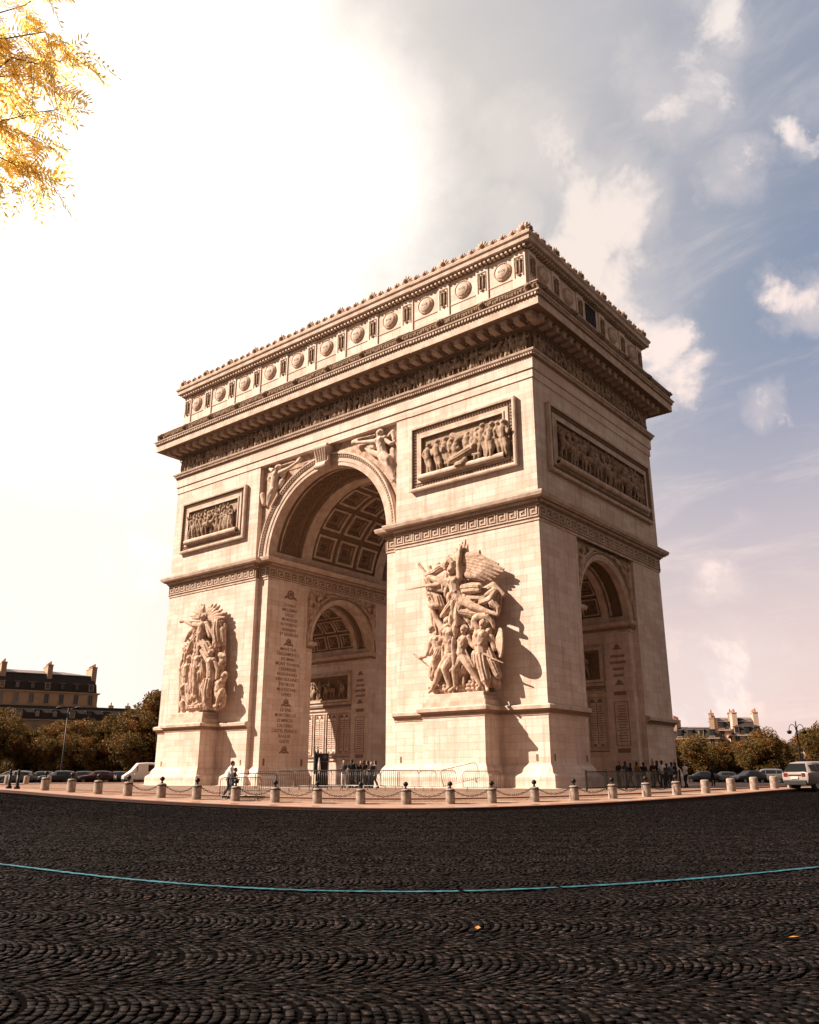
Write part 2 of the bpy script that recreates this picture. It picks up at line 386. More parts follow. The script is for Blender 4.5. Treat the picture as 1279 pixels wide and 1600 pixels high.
def setts():
    rng = np.random.default_rng(5)
    Wd, Rr, pitch = 2.1, 1.15, .092
    h = Wd / 2; amax = math.asin(h / Rr); na = 24; base = math.sqrt(Rr * Rr - h * h)
    Fx, Fy = math.cos(YAW), math.sin(YAW)
    Rx, Ry = Fy, -Fx
    V = []; TN = []
    aa = np.linspace(-amax, amax, na + 1)
    r0 = 37.6; b = 0
    while r0 < 82:
        rc = r0 + h
        off = rng.uniform(0, pitch)
        span = 50
        th = np.arange(-span * math.pi / 180 * 1.0, span * math.pi / 180, pitch / rc) + A0 + off / rc
        # crude cull against the viewing wedge, with a margin for a step aside
        x_, y_ = rc * np.cos(th), rc * np.sin(th); dx, dy = x_ - CAM.x, y_ - CAM.y
        dep = dx * Fx + dy * Fy; lat = dx * Rx + dy * Ry
        th = th[(dep > -3) & (np.abs(lat) < .56 * dep + 8.5)]
        if len(th):
            T = th[:, None]; J = rng.normal(0, .035, (len(th), na + 1)) ; J[:, 0] = J[:, -1] = 0
            A = aa[None, :] * (1 + rng.normal(0, .03, (len(th), 1))) + J * (amax / na) * 2.2
            a0_, a1_ = A[:, :-1], A[:, 1:]
            g = .021
            ws = rng.normal(0, .012, (len(th), 1)) + .010 * np.sin(th * 61 + b * b)[:, None]
            def pt(a, w_):   # tangential offset u, radial v
                u = Rr * np.cos(a) - base + w_ + ws; v = Rr * np.sin(a)
                rr = rc - v; t_ = T + u / rc
                return rr * np.cos(t_), rr * np.sin(t_)
            da = .022 / Rr / 2
            lo, hi = g / 2, pitch - g / 2
            jl = rng.normal(0, .006, a0_.shape)
            co = [pt(a0_ + da, lo + jl), pt(a1_ - da, lo + jl), pt(a1_ - da, hi + jl), pt(a0_ + da, hi + jl)]
            cx_ = sum(c_[0] for c_ in co) / 4; cy_ = sum(c_[1] for c_ in co) / 4
            hgt = rng.normal(.011, .0045, a0_.shape)
            tone = rng.uniform(0, 1, a0_.shape + (3,))
            rd = np.hypot(cx_, cy_); php = np.abs((np.degrees(np.arctan2(cy_, cx_) - A0) + 180) % 360 - 180)
            K = .30 + .03 * (np.sqrt(php ** 2 + 225) - 15); K = np.where(K < .95, K, .95 + .25 * (1 - np.exp(-(K - .95) / .25))) - .16
            sm = lambda t: (lambda q: q * q * (3 - 2 * q))(np.clip(t, 0, 1))
            s_ = 1 - sm((rd - RK) / 15); a_ = sm((php - 48) / 45); zb = K * (s_ * (1 - a_) + a_)
            und = .012 * np.sin(cx_ * 1.3 + 2 * np.sin(cy_ * .7)) + .01 * np.sin(cy_ * 2.1 + cx_ * .6)
            zb = zb + und * .5 + .006
            bottom = [np.stack([c_[0], c_[1], zb - .013], -1) for c_ in co]
            k_ = .93
            top = [np.stack([cx_ + (c_[0] - cx_) * k_, cy_ + (c_[1] - cy_) * k_, zb + hgt + rng.normal(0, .0032, a0_.shape)], -1) for c_ in co]
            V.append(np.stack(bottom + top, 2).reshape(-1, 8, 3)); TN.append(tone.reshape(-1, 3))
        r0 += Wd; b += 1
    V = np.concatenate(V); TN = np.concatenate(TN); n_ = len(V)
    F = np.array([[4, 5, 6, 7], [0, 1, 5, 4], [1, 2, 6, 5], [2, 3, 7, 6], [3, 0, 4, 7]])
    F = (F[None] + (np.arange(n_) * 8)[:, None, None]).reshape(-1, 4)
    me = bpy.data.meshes.new('road_setts'); me.vertices.add(n_ * 8); me.vertices.foreach_set('co', V.reshape(-1).astype(np.float32))
    me.loops.add(len(F) * 4); me.loops.foreach_set('vertex_index', F.reshape(-1).astype(np.int32))
    me.polygons.add(len(F)); me.polygons.foreach_set('loop_start', (np.arange(len(F)) * 4).astype(np.int32))
    me.polygons.foreach_set('loop_total', np.full(len(F), 4, np.int32))
    me.polygons.foreach_set('material_index', np.tile(np.array([0, 1, 1, 1, 1], np.int32), n_)); me.update(calc_edges=True)
    at = me.attributes.new('tone', 'FLOAT_COLOR', 'POINT'); C4 = np.ones((n_, 8, 4), np.float32); C4[:, :, :3] = TN[:, None, :]
    at.data.foreach_set('color', C4.reshape(-1))
    print('setts', n_)
    return tag(link('road_setts', me, [sett_m, joint]), kind='structure')
setts()
# blue guide line painted across the setts: a circle through three measured road points
def blue_build(g, b, co):
    wv = g.noise(co, 9, 5, .7)
    g.put(b.inputs['Base Color'], g.mix(g.ss(wv, .42, .62), (.015, .15, .20), (.010, .05, .065)))
blue = mat('blue_road_paint', rough=.6, build=blue_build)
def catmull(P_, step=.09):
    out = []
    for i in range(1, len(P_) - 2):
        p0, p1, p2, p3 = [Vector(q) for q in P_[i - 1:i + 3]]; n_ = max(2, int((p2 - p1).length / step))
        for k in range(n_):
            t = k / n_; out.append(.5 * ((2 * p1) + (p2 - p0) * t + (2 * p0 - 5 * p1 + 4 * p2 - p3) * t * t + (3 * p1 - p0 - 3 * p2 + p3) * t ** 3))
    return out
LP = catmull([(12, -52.6), (22, -52.25), (28, -52.0), (32.67, -51.85), (37.0, -51.72), (39.9, -51.1), (42.0, -49.85), (43.5, -47.9), (44.75, -45.2), (45.79, -42.0), (46.9, -38.2), (48.5, -32), (51, -24)])
mb = MB(); vs = []; rnd = random.Random(3)
for i, p in enumerate(LP[:-1]):
    d = (LP[i + 1] - p).normalized(); n_ = Vector((d.y, -d.x)); wl = .066 + rnd.uniform(-.024, .016); k = rnd.uniform(-.014, .014)
    for o_ in (-wl + k, wl + k):
        q = p + n_ * o_; vs.append((q.x, q.y, road_z(q.x, q.y) + .037))
mb.add(vs, [(2 * i, 2 * i + 1, 2 * i + 3, 2 * i + 2) for i in range(len(LP) - 2) if rnd.random() > .012])
tag(mk('road_marking', mb, blue), kind='structure')
# ------------------------------------------------------------------ the arch
WX, WY = 21.9, 10.6          # outer wall planes of the corner piers
RX, RY = 21.45, 10.15        # recessed bays
BR, BS = 7.3, 21.4           # big vault: half width, springing
SR, SS = 4.25, 14.2          # side vault
AX0, AX1 = 8.55, WX          # pier faces along the front
arch = thing('triumphal_arch', 'huge pale stone triumphal arch with carved groups on its piers', 'monument')

# --- masonry core with the two crossing passages cut through
def prism(half, r, spring, z0, L, axis, n=40):
    prof = [(-half, z0), (half, z0), (half, spring)] + ([(r, spring)] if r > half else []) + [(r * math.cos(PI * k / n), spring + r * math.sin(PI * k / n)) for k in range(1, n)] + ([(-r, spring)] if r > half else []) + [(-half, spring)]
    m_ = MB(); k = len(prof); vs = []
    for e in (-L, L): vs += [((p[0], e, p[1]) if axis == 'y' else (e, p[0], p[1])) for p in prof]
    fs = [tuple(range(k)), tuple(range(2 * k - 1, k - 1, -1))] + [(i, k + i, k + (i + 1) % k, (i + 1) % k) for i in range(k)]
    m_.add(vs, fs); return m_
def tmpobj(mb):
    me = bpy.data.meshes.new('tmp'); me.from_pydata(mb.v, [], mb.f); o = bpy.data.objects.new('tmp', me); COL.objects.link(o)
    bm = bmesh.new(); bm.from_mesh(me); bmesh.ops.recalc_face_normals(bm, faces=bm.faces); bm.to_mesh(me); bm.free(); return o
core = tmpobj(MB().box((-RX, -RY, .2), (RX, RY, 31.0)))
c1 = tmpobj(prism(BR, BR + .5, BS, -1, 30, 'y')); c2 = tmpobj(prism(SR, SR + .5, SS, -1, 40, 'x'))
me = bake(core, [('BOOLEAN', dict(operation='DIFFERENCE', object=c1, solver='EXACT'))])
core2 = bpy.data.objects.new('tmp', me); COL.objects.link(core2)
me = bake(core2, [('BOOLEAN', dict(operation='DIFFERENCE', object=c2, solver='EXACT'))])
me.name = 'masonry_core'; link('masonry_core', me, stone, arch)
for o in (core, c1, c2, core2): bpy.data.objects.remove(o)

# --- corner piers (lower) and the solid upper wall
for sx in (-1, 1):
    for sy in (-1, 1):
        xs = sorted((sx * AX0, sx * WX)); ys = sorted((sy * 5.0, sy * WY)); mk('corner_pier', MB().box((xs[0], ys[0], .2), (xs[1], ys[1], 21.0)), stone, arch)
    xs = sorted((sx * 8.68, sx * (WX + .06))); mk('upper_wall', MB().box((xs[0], -WY - .06, 20.9), (xs[1], WY + .06, 30.72)), stone, arch)
m_ = MB(); m_.box((-WX - .14, -WY - .14, 30.70), (WX + .14, WY + .14, 31.38)); m_.box((-WX - .24, -WY - .24, 31.40), (WX + .24, WY + .24, 32.35)); mk('architrave', m_, stone, arch)
m_ = MB(); m_.box((-WX + .02, -WY + .02, 32.3), (WX - .02, WY - .02, 37.0)); mk('frieze_ground', m_, recess_shade, arch)
m_ = MB(); m_.box((-WX - .15, -WY - .15, 36.9), (WX + .15, WY + .15, 42.6)); mk('attic', m_, stone, arch)
RECT = [(-WX, -WY), (WX, -WY), (WX, WY), (-WX, WY)]       # counter-clockwise: right of travel is outside
# --- plan outline of the four piers at ground level with the pedestals, mirrored round
PX0, PX1, PD = 12.72, 18.05, 1.9
def pier_path(sx, sy, pedestal=True):
    p = [(AX0, -WY)] + ([(PX0, -WY), (PX0, -WY - PD), (PX1, -WY - PD), (PX1, -WY)] if pedestal else []) + [(WX, -WY), (WX, -5.0)]
    p = [(sx * a, b if sy < 0 else -b) for a, b in p]
    return p if sx * (-sy) > 0 else p[::-1]
# socle cornice
soc = [(0, 5.75), (.05, 5.75), (.05, 5.85), (.10, 5.90), (.12, 6.0), (.34, 6.14), (.36, 6.36), (.26, 6.44), (0, 6.50)]
socm = [0, 0, 1, 1, 1, 0, 0, 0]
base = [(1.02, .1), (1.02, .98), (.92, 1.04), (.62, 1.06), (.62, 1.72), (.58, 1.80), (.55, 1.84), (.36, 1.98), (.30, 2.05), (.24, 2.30), (.06, 2.55), (0, 2.62)]
for sx in (-1, 1):
    for sy in (-1, 1):
        pp = pier_path(sx, sy, True)
        m_ = MB(); m_.sweep(pp, soc, closed=False, mis=socm); mk('socle_cornice', m_, [trim, dark], arch)
        # battered plinth: goes on round the jamb of the big passage and into the side passage
        q = [(BR, 5.0 - .9), (BR, -RY), (AX0, -RY)] + [(AX0, -WY), (PX0, -WY), (PX0, -WY - PD), (PX1, -WY - PD), (PX1, -WY), (WX, -WY), (WX, -5.0), (RX, -5.0), (RX, -SR - .02)]
        q[0] = (BR, -SR - .02)
        q = [(sx * a, b if sy < 0 else -b) for a, b in q]; q = q if sx * (-sy) > 0 else q[::-1]
        m_ = MB(); m_.sweep(q, base, closed=False); mk('plinth', m_, stone, arch)
        for _ in (0,):
            xs = sorted((sx * PX0, sx * PX1)); ys = sorted((sy * (WY - .5), sy * (WY + PD)))
            m_ = MB(); m_.box((xs[0], ys[0], .2), (xs[1], ys[1], 6.2)); mk('pedestal', m_, stone, arch)
            ca = sum(xs) / 2
            m_ = MB()
            for k, (wd, z0, z1) in enumerate(((2.30, 6.45, 6.85), (2.12, 6.85, 7.12), (1.98, 7.12, 7.42))):
                ys = sorted((sy * (WY - .5), sy * (WY + wd - .42))); m_.box((ca - wd - .45 + k * .02, ys[0], z0), (ca + wd + .45 - k * .02, ys[1], z1 - .003))
            mk('pedestal_step', m_, trim, arch, bevel=.03)
# --- impost cornice with its key-pattern band: one closed loop per half of the arch
imp = [(0, 19.35), (.07, 19.38), (.07, 19.52), (.10, 19.54), (.10, 20.55), (.14, 20.58), (.20, 20.66), (.22, 20.80), (.55, 20.92), (.58, 21.0), (.72, 21.04), (.80, 21.26), (.80, 21.36), (.70, 21.42), (0, 21.46)]
impm = [0, 0, 0, 1, 0, 1, 1, 1, 0, 0, 0, 0, 1, 1]
for sx in (-1, 1):
    p = [(BR, -RY), (AX0, -RY), (AX0, -WY), (WX, -WY), (WX, WY), (AX0, WY), (AX0, RY), (BR, RY)]
    p = [(sx * a, b) for a, b in p]; p = p if sx > 0 else p[::-1]
    m_ = MB(); m_.sweep(p, imp, closed=True, mis=impm)
    mk('impost_cornice', m_, [trim, dark], arch)
# --- entablature mouldings
def ring(name, prof, mis=None, mats=(trim, dark)):
    m_ = MB(); m_.sweep(RECT, prof, True, mis=mis or [0] * (len(prof) - 1)); return mk(name, m_, list(mats), arch)
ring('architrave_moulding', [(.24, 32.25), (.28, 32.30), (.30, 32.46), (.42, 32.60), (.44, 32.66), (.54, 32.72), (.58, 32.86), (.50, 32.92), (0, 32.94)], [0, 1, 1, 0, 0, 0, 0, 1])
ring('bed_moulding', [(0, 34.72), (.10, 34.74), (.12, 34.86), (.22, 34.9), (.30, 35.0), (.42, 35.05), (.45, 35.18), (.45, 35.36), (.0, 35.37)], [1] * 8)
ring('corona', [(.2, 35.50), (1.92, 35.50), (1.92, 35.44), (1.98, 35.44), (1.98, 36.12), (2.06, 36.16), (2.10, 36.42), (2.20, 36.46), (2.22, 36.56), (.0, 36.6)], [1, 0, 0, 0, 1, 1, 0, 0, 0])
ring('parapet', [(1.90, 36.55), (1.96, 36.60), (1.96, 37.28), (2.06, 37.34), (2.06, 37.42), (1.78, 37.44), (1.70, 37.4), (1.7, 36.9), (0., 36.9)], [1, 1, 0, 0, 0, 1, 1, 1])
ring('attic_base', [(.15, 36.9), (.40, 36.95), (.40, 37.7), (.30, 37.85), (.15, 37.9)])
ring('attic_cornice', [(.15, 41.92), (.22, 41.95), (.24, 42.05), (.50, 42.2), (.52, 42.30), (.78, 42.36), (.80, 42.72), (.92, 42.82), (.95, 43.02), (.86, 43.12), (-.6, 43.2)], [1, 1, 1, 1, 0, 0, 0, 0, 0, 0])

# ------------------------------------------------------------------ wall faces: (u along the wall, z, out of the wall)
class Face:
    def __init__(s, o, u, n): s.o = Vector(o); s.u = Vector(u); s.n = Vector(n)
    def p(s, u, z_, d=0): q = s.o + s.u * u + s.n * d; return (q.x, q.y, q.z + z_)
    def box(s, m_, u0, u1, z0, z1, d0, d1, mi=0):
        c_ = [s.p(a, b, e) for e in (d0, d1) for a, b in ((u0, z0), (u1, z0), (u1, z1), (u0, z1))]
        m_.add(c_, [(3, 2, 1, 0), (4, 5, 6, 7), (0, 1, 5, 4), (1, 2, 6, 5), (2, 3, 7, 6), (3, 0, 4, 7)], mi)
    def frame(s, m_, u0, u1, z0, z1, prof, mis=None):
        "mitred rectangular frame, profile (inset, out)"
        vs = []; fs = []; mm = []
        for i, d in prof: vs += [s.p(u0 + i, z0 + i, d), s.p(u1 - i, z0 + i, d), s.p(u1 - i, z1 - i, d), s.p(u0 + i, z1 - i, d)]
        for j in range(len(prof) - 1):
            for k in range(4): fs.append((4 * j + k, 4 * j + (k + 1) % 4, 4 * j + 4 + (k + 1) % 4, 4 * j + 4 + k)); mm.append(mis[j] if mis else 0)
        o = len(m_.v); m_.v += vs; m_.f += [tuple(q + o for q in f) for f in fs]; m_.mi += mm
    def arc(s, m_, cu, cz, prof, mis=None, n=64, a0=0., a1=PI):
        "archivolt: profile (radius, out) swept over the arc"
        vs = []; fs = []; mm = []
        for r_, d in prof:
            for k in range(n + 1): a = a0 + (a1 - a0) * k / n; vs.append(s.p(cu + r_ * math.cos(a), cz + r_ * math.sin(a), d))
        for j in range(len(prof) - 1):
            for k in range(n): fs.append((j * (n + 1) + k, j * (n + 1) + k + 1, (j + 1) * (n + 1) + k + 1, (j + 1) * (n + 1) + k)); mm.append(mis[j] if mis else 0)
        o = len(m_.v); m_.v += vs; m_.f += [tuple(q + o for q in f) for f in fs]; m_.mi += mm
F_front = Face((0, -WY, 0), (1, 0, 0), (0, -1, 0)); F_back = Face((0, WY, 0), (-1, 0, 0), (0, 1, 0))
F_right = Face((WX, 0, 0), (0, 1, 0), (1, 0, 0)); F_left = Face((-WX, 0, 0), (0, -1, 0), (-1, 0, 0))
F_bayf = Face((0, -RY, 0), (1, 0, 0), (0, -1, 0)); F_bayb = Face((0, RY, 0), (-1, 0, 0), (0, 1, 0))
F_bayr = Face((RX, 0, 0), (0, 1, 0), (1, 0, 0)); F_bayl = Face((-RX, 0, 0), (0, -1, 0), (-1, 0, 0))
F_jl = Face((-BR, 0, 0), (0, 1, 0), (1, 0, 0)); F_jr = Face((BR, 0, 0), (0, -1, 0), (-1, 0, 0))

# --- key pattern: real raised fillets on the impost band
def key_run(m_, F, u0, u1, d, z0=19.62, z1=20.47):
    H = z1 - z0; Wk = H * 1.08; n_ = max(1, round((u1 - u0) / Wk)); Wk = (u1 - u0) / n_; t = .085; e = .055
    for i in range(n_):
        a = u0 + i * Wk; b = a + Wk - .10
        for (p, q, r_, s_) in ((a, a + t, z0, z1), (a + t, b, z1 - t, z1), (b - t, b, z0 + .20, z1 - t), (a + .26, b - t, z0 + .20, z0 + .20 + t), (a + .26, a + .26 + t, z0 + .20 + t, z1 - .26), (a + .26 + t, b - .26, z1 - .26 - t, z1 - .26), (a + t, a + Wk, z0, z0 + t)):
            if q - p > .01 and s_ - r_ > .01: F.box(m_, p, q, r_, s_, d - .02, d + e)
for sx in (-1, 1):
    m_ = MB(); a, b = sorted((sx * (AX0 + .05), sx * (WX + .05))); key_run(m_, F_front, a, b, .10); mk('key_pattern_band', m_, trim, arch)
    m_ = MB(); a, b = sorted((sx * (BR + .12), sx * (AX0 - .12))); key_run(m_, F_bayf, a, b, .10); mk('key_pattern_band', m_, trim, arch)
m_ = MB(); key_run(m_, F_right, -WY - .05, WY + .05, .10); mk('key_pattern_band', m_, trim, arch)
for F in (F_jl, F_jr):
    m_ = MB(); key_run(m_, F, -RY, RY, .10); mk('key_pattern_band', m_, trim, arch)
m_ = MB(); key_run(m_, F_left, -WY, WY, .10); mk('key_pattern_band', m_, trim, arch)
# dentils under the impost, egg rows under the cornices: small blocks in rows
def dentils(name, runs, mats, z0, z1, d0, d1, wd, gap):
    for F, a, b in runs:
        m_ = MB(); F.box(m_, a, b, z0 - .01, z1 + .01, d0 - .04, d0 + .012); n_ = int((b - a) / (wd + gap)); st = (b - a) / n_
        for i in range(n_): F.box(m_, a + i * st + gap / 2, a + i * st + gap / 2 + wd, z0, z1, d0, d1)
        mk(name, m_, mats, arch)
dentils('dentil_row', [(F_front, -WX - .2, -AX0), (F_front, AX0, WX + .2), (F_right, -WY - .2, WY + .2), (F_jl, -RY, RY)], trim, 20.70, 20.86, .10, .40, .10, .08)
dentils('dentil_row', [(F_front, -WX - .4, WX + .4), (F_right, -WY - .4, WY + .4)], trim, 32.46, 32.58, .26, .47, .12, .10)
dentils('dentil_row', [(F_front, -WX - 2.0, WX + 2.0), (F_right, -WY - 2.0, WY + 2.0)], trim, 36.20, 36.38, 2.0, 2.15, .16, .13)
dentils('dentil_row', [(F_front, -WX - .4, WX + .4), (F_right, -WY - .4, WY + .4)], trim, 42.02, 42.18, .2, .62, .20, .22)
dentils('dentil_row', [(F_front, -WX - .3, WX + .3), (F_right, -WY - .3, WY + .3)], trim, 35.18, 35.34, .3, .60, .13, .13)
# scrollwork standing out of the dark parapet band
rnd = random.Random(12)
for F, L in ((F_front, WX + 1.96), (F_right, WY + 1.96)):
    m_ = MB(); u = -L + .15
    while u < L - .15:
        h_ = rnd.uniform(.16, .30); m_.ball(F.p(u, 36.94 + rnd.uniform(-.08, .08), 1.97), h_ / 2 + .04, 6, sc=(1, 1, 1.4)); u += rnd.uniform(.18, .28)
    F.box(m_, -L, L, 37.18, 37.25, 1.95, 2.01); F.box(m_, -L, L, 36.64, 36.70, 1.95, 2.01)
    mk('parapet_scrollwork', m_, dark, arch)

# --- modillions: the blocks hanging under the main cornice
pm = MB(); pm.box((-.28, -.62, -.50), (.28, .30, 0)); pm.box((-.34, -.66, -.12), (.34, .38, .02)); pm.box((-.20, .30, -.42), (.20, .34, -.15))
mod0 = None
def modillion(x_, y_, rz):
    global mod0
    if mod0 is None: mod0 = mk('modillion', pm, trim, arch, bevel=0); o = mod0
    else: o = mod0.copy(); COL.objects.link(o); o.parent = arch
    o.location = (x_, y_, 35.50); o.rotation_euler = (0, 0, rz)
nf = 41
for i in range(nf): modillion(-WX - .75 + (2 * WX + 1.5) * i / (nf - 1), -WY - 1.0, PI)
ns = 20
for i in range(ns): modillion(WX + 1.0, -WY - .75 + (2 * WY + 1.5) * (i + .5) / ns, -PI / 2)

# --- attic: bays with round shields between sword pilasters
def shield_mb():
    m = MB(); m.lathe([(.0, .0), (.78, .0), (.80, .12), (.74, .16), (.70, .10), (.62, .10), (.60, .17), (.56, .2), (.30, .27), (.0, .30)], n=28)
    for k in range(20):
        t = 2 * PI * k / 20; m.ball((.72 * math.cos(t), .72 * math.sin(t), .13), .055, 5)
    for i, u in enumerate((-.24, -.12, 0, .12, .24)): m.box((u - .035, -.09, .2), (u + .035, .09, .31))
    return m
def sword_mb():
    m = MB(); m.box((-.42, -.95, -.0), (-.36, .92, .06)); m.box((.36, -.95, 0), (.42, .92, .06)); m.box((-.36, .86, 0), (.36, .92, .06))
    for s_ in (-.17, .17):
        m.box((s_ - .10, -.62, .0), (s_ + .10, .60, .08), 1); m.box((s_ - .045, -.55, .08), (s_ + .045, .60, .16)); m.box((s_ - .12, .42, .08), (s_ + .12, .48, .17)); m.ball((s_, .68, .1), .07, 6)
    m.tube([(-.16, -.72, .05), (0, -.86, .08), (.16, -.72, .05)], .07, 6); m.ball((0, .74, .08), .10, 6)
    return m
sh0 = sw0 = pl0 = lion0 = None
def place(o0, name, mb_f, mats, F, u, z_, d, smooth_=False):
    if o0 is None: o = mk(name, mb_f(), mats, arch, smooth_); first = o
    else: o = o0.copy(); COL.objects.link(o); o.parent = arch; first = o0
    M = Matrix((F.u, Vector((0, 0, 1)), F.n)).transposed().to_4x4(); M.translation = Vector(F.p(u, z_, d)); o.matrix_local = M
    return first
def pil_mb():
    m = MB(); m.box((-.60, -2.05, -.1), (.60, 2.05, .10)); return m
def lion_mb():
    m = MB(); m.box((-.30, -.32, -.1), (.30, .38, .12)); m.ball((0, .02, .16), .26, 10); m.ball((0, -.08, .38), .14, 8); m.ball((-.09, .06, .36), .05, 5); m.ball((.09, .06, .36), .05, 5)
    for k in range(9): t = 2 * PI * k / 9; m.ball((.26 * math.cos(t), .03 + .28 * math.sin(t), .08), .12, 6)
    return m
def palmette_mb(big=True):
    m = MB(); s = 1.15 if big else .86
    m.tube([(0, -.05, 0), (0, .25 * s, 0)], [.20 * s, .12 * s], 6)
    for k in range(-3, 4):
        a = PI / 2 + k * .42; L = (.80 - .07 * abs(k)) * s
        m.tube([(0, .12 * s, 0), (math.cos(a) * L * .6, .15 * s + math.sin(a) * L * .6, 0), (math.cos(a) * L, .15 * s + math.sin(a) * L * .95, .02)], [.07 * s, .10 * s, .06 * s], 5)
    m.tube([(-.5 * s, .02, 0), (.5 * s, .02, 0)], .1 * s, 6); m.ball((-.42 * s, .14 * s, .02), .12 * s, 6); m.ball((.42 * s, .14 * s, .02), .12 * s, 6); m.ball((0, .45 * s, .1), .2 * s, 6)
    return m
pal0 = pal1 = None
NB = 11
for F, L, n_ in ((F_front, WX, 11), (F_right, WY, 5)):
    pit = (2 * L - .3) / n_
    for i in range(n_ + 1):
        u = -L + .15 + pit * i; uu = min(max(u, -L + .55), L - .55)
        pl0 = place(pl0, 'attic_pilaster', pil_mb, [stone], F, uu, 39.88, .15)
        sw0 = place(sw0, 'sword_relief', sword_mb, [relief_m, dark], F, uu, 40.55, .24)
        lion0 = place(lion0, 'lion_head', lion_mb, [dark], F, min(max(u, -L - 1.2), L + 1.2) * (1 + 1.4 / L), 37.0, 1.96, True)
        pal0 = place(pal0, 'palmette', palmette_mb, [carved], F, min(max(u, -L + .2), L - .2) * (1 + .4 / L), 43.12, .55, True)
        if i < n_:
            if F is F_right and i == 2:
                m_ = MB(); F.box(m_, u + pit / 2 - .95, u + pit / 2 + .95, 39.2, 41.75, .14, .19); mk('attic_window', m_, mat('dark_opening', (.02, .018, .016), .6), arch)
                m_ = MB()
                for q in range(7): F.box(m_, u + pit / 2 - .9 + q * .28, u + pit / 2 - .84 + q * .28, 39.2, 41.75, .18, .24)
                for q in range(8): F.box(m_, u + pit / 2 - .95, u + pit / 2 + .95, 39.3 + q * .33, 39.34 + q * .33, .19, .23)
                mk('window_grille', m_, iron, arch)
            else: sh0 = place(sh0, 'round_shield', shield_mb, [trim], F, u + pit / 2, 40.72, .15, False)
            m_ = None
            for q in (1, 2, 3):
                pal1 = place(pal1, 'small_palmette', lambda: palmette_mb(False), [carved], F, (u + pit * (.5 + (q - 2) * .24)) * (1 + .4 / L), 43.12, .55, True)
    m_ = MB(); F.box(m_, -L, L, 39.62, 39.66, .15, .20); mk('attic_string_course', m_, trim, arch)
for F, L in ((F_front, WX), (F_right, WY)):
    m_ = MB(); F.box(m_, -L - .4, L + .4, 43.10, 43.34, .42, .66); F.box(m_, -L - .4, L + .4, 43.34, 43.46, .48, .60); mk('cresting_base', m_, carved, arch)
# the cresting of the two hidden sides, plainer, so the roofline holds from a step aside
for F, L, n_ in ((F_back, WX, 11), (F_left, WY, 5)):
    m_ = MB(); pit = (2 * L) / n_; pm = palmette_mb(); M0 = Matrix((F.u, Vector((0, 0, 1)), F.n)).transposed().to_4x4()
    for i in range(n_ + 1): M = M0.copy(); M.translation = Vector(F.p(-L + pit * i, 43.12, .55)); m_.extend(pm, M)
    mk('cresting', m_, carved, arch, True)

# --- archivolts
big_av = [(BR, -.30), (BR, .16), (7.62, .17), (7.64, .23), (8.02, .24), (8.04, .32), (8.30, .33), (8.32, .42), (8.46, .44), (8.52, .36), (8.54, .05)]
big_mi = [0, 0, 0, 0, 0, 1, 0, 0, 0, 0]
for F in (F_bayf, F_bayb):
    m_ = MB(); F.arc(m_, 0, BS, big_av, big_mi)
    for k in range(96):
        a = PI * (k + .5) / 96; m_.ball(F.p(8.17 * math.cos(a), BS + 8.17 * math.sin(a), .32), .085, 6)
    mk('archivolt', m_, [trim, dark], arch, False)
sm_av = [(SR, -.30), (SR, .10), (4.42, .11), (4.44, .16), (4.68, .17), (4.70, .24), (4.86, .30), (4.92, .24), (4.94, .02)]
sm_mi = [0, 0, 0, 0, 0, 1, 0, 0]
for F in (F_bayr, F_bayl, F_jl, F_jr):
    m_ = MB(); F.arc(m_, 0, SS, sm_av, sm_mi, 48); mk('archivolt', m_, [trim, dark], arch)
# keystones: a scroll bracket
for F in (F_bayf, F_bayb):
    m_ = MB(); pr = [(0., 28.35), (.85, 28.45), (1.05, 28.7), (.95, 28.95), (.75, 29.1), (.80, 29.5), (.98, 30.1), (1.12, 30.35), (1.02, 30.6), (.75, 30.66), (0, 30.66)]
    vs = [F.p(sg * (.62 if j < 4 else .80), zc, d) for sg in (-1, 1) for j, (d, zc) in enumerate(pr)]; n_ = len(pr)
    m_.add(vs, [tuple(range(n_)), tuple(range(2 * n_ - 1, n_ - 1, -1))] + [(i, n_ + i, n_ + (i + 1) % n_, (i + 1) % n_) for i in range(n_)])
    for q in (-.5, -.25, 0, .25, .5): m_.tube([F.p(q, 29.05, .80), F.p(q * 1.15, 29.6, .88), F.p(q * 1.25, 30.2, 1.05)], .07, 6)
    m_.tube([F.p(-.7, 28.62, .88), F.p(.7, 28.62, .88)], .22, 10); m_.tube([F.p(-.88, 30.42, .92), F.p(.88, 30.42, .92)], .24, 10)
    mk('keystone', m_, trim, arch, bevel=0)
# spandrel grounds (dark, behind the flying figures) as thin slabs cut to the arch
def spandrel(F, r, cz, ztop, uedge, d, name='spandrel_ground', mats=carved):
    m_ = MB(); n_ = 24
    for s_ in (-1, 1):
        pts = [(s_ * r * math.cos(PI / 2 * k / n_), cz + r * math.sin(PI / 2 * k / n_)) for k in range(n_ + 1)]
        vs = [F.p(u, z_, d) for u, z_ in pts] + [F.p(s_ * uedge if k < n_ / 2 else s_ * uedge * (1 - (k - n_ / 2) / (n_ / 2)), (cz + (ztop - cz) * min(1, k / (n_ / 2))), d) for k in range(n_ + 1)]
        m_.add(vs, [(k, k + 1, n_ + 2 + k, n_ + 1 + k) for k in range(n_)])
    mk(name, m_, mats, arch)
spandrel(F_bayf, 8.5, BS, 30.68, 8.62, .03); spandrel(F_bayr, 4.9, SS, 19.36, 4.98, .03); spandrel(F_jl, 4.9, SS, 19.36, 5.0, .03); spandrel(F_jr, 4.9, SS, 19.36, 5.0, .03); spandrel(F_bayl, 4.9, SS, 19.36, 4.98, .03)

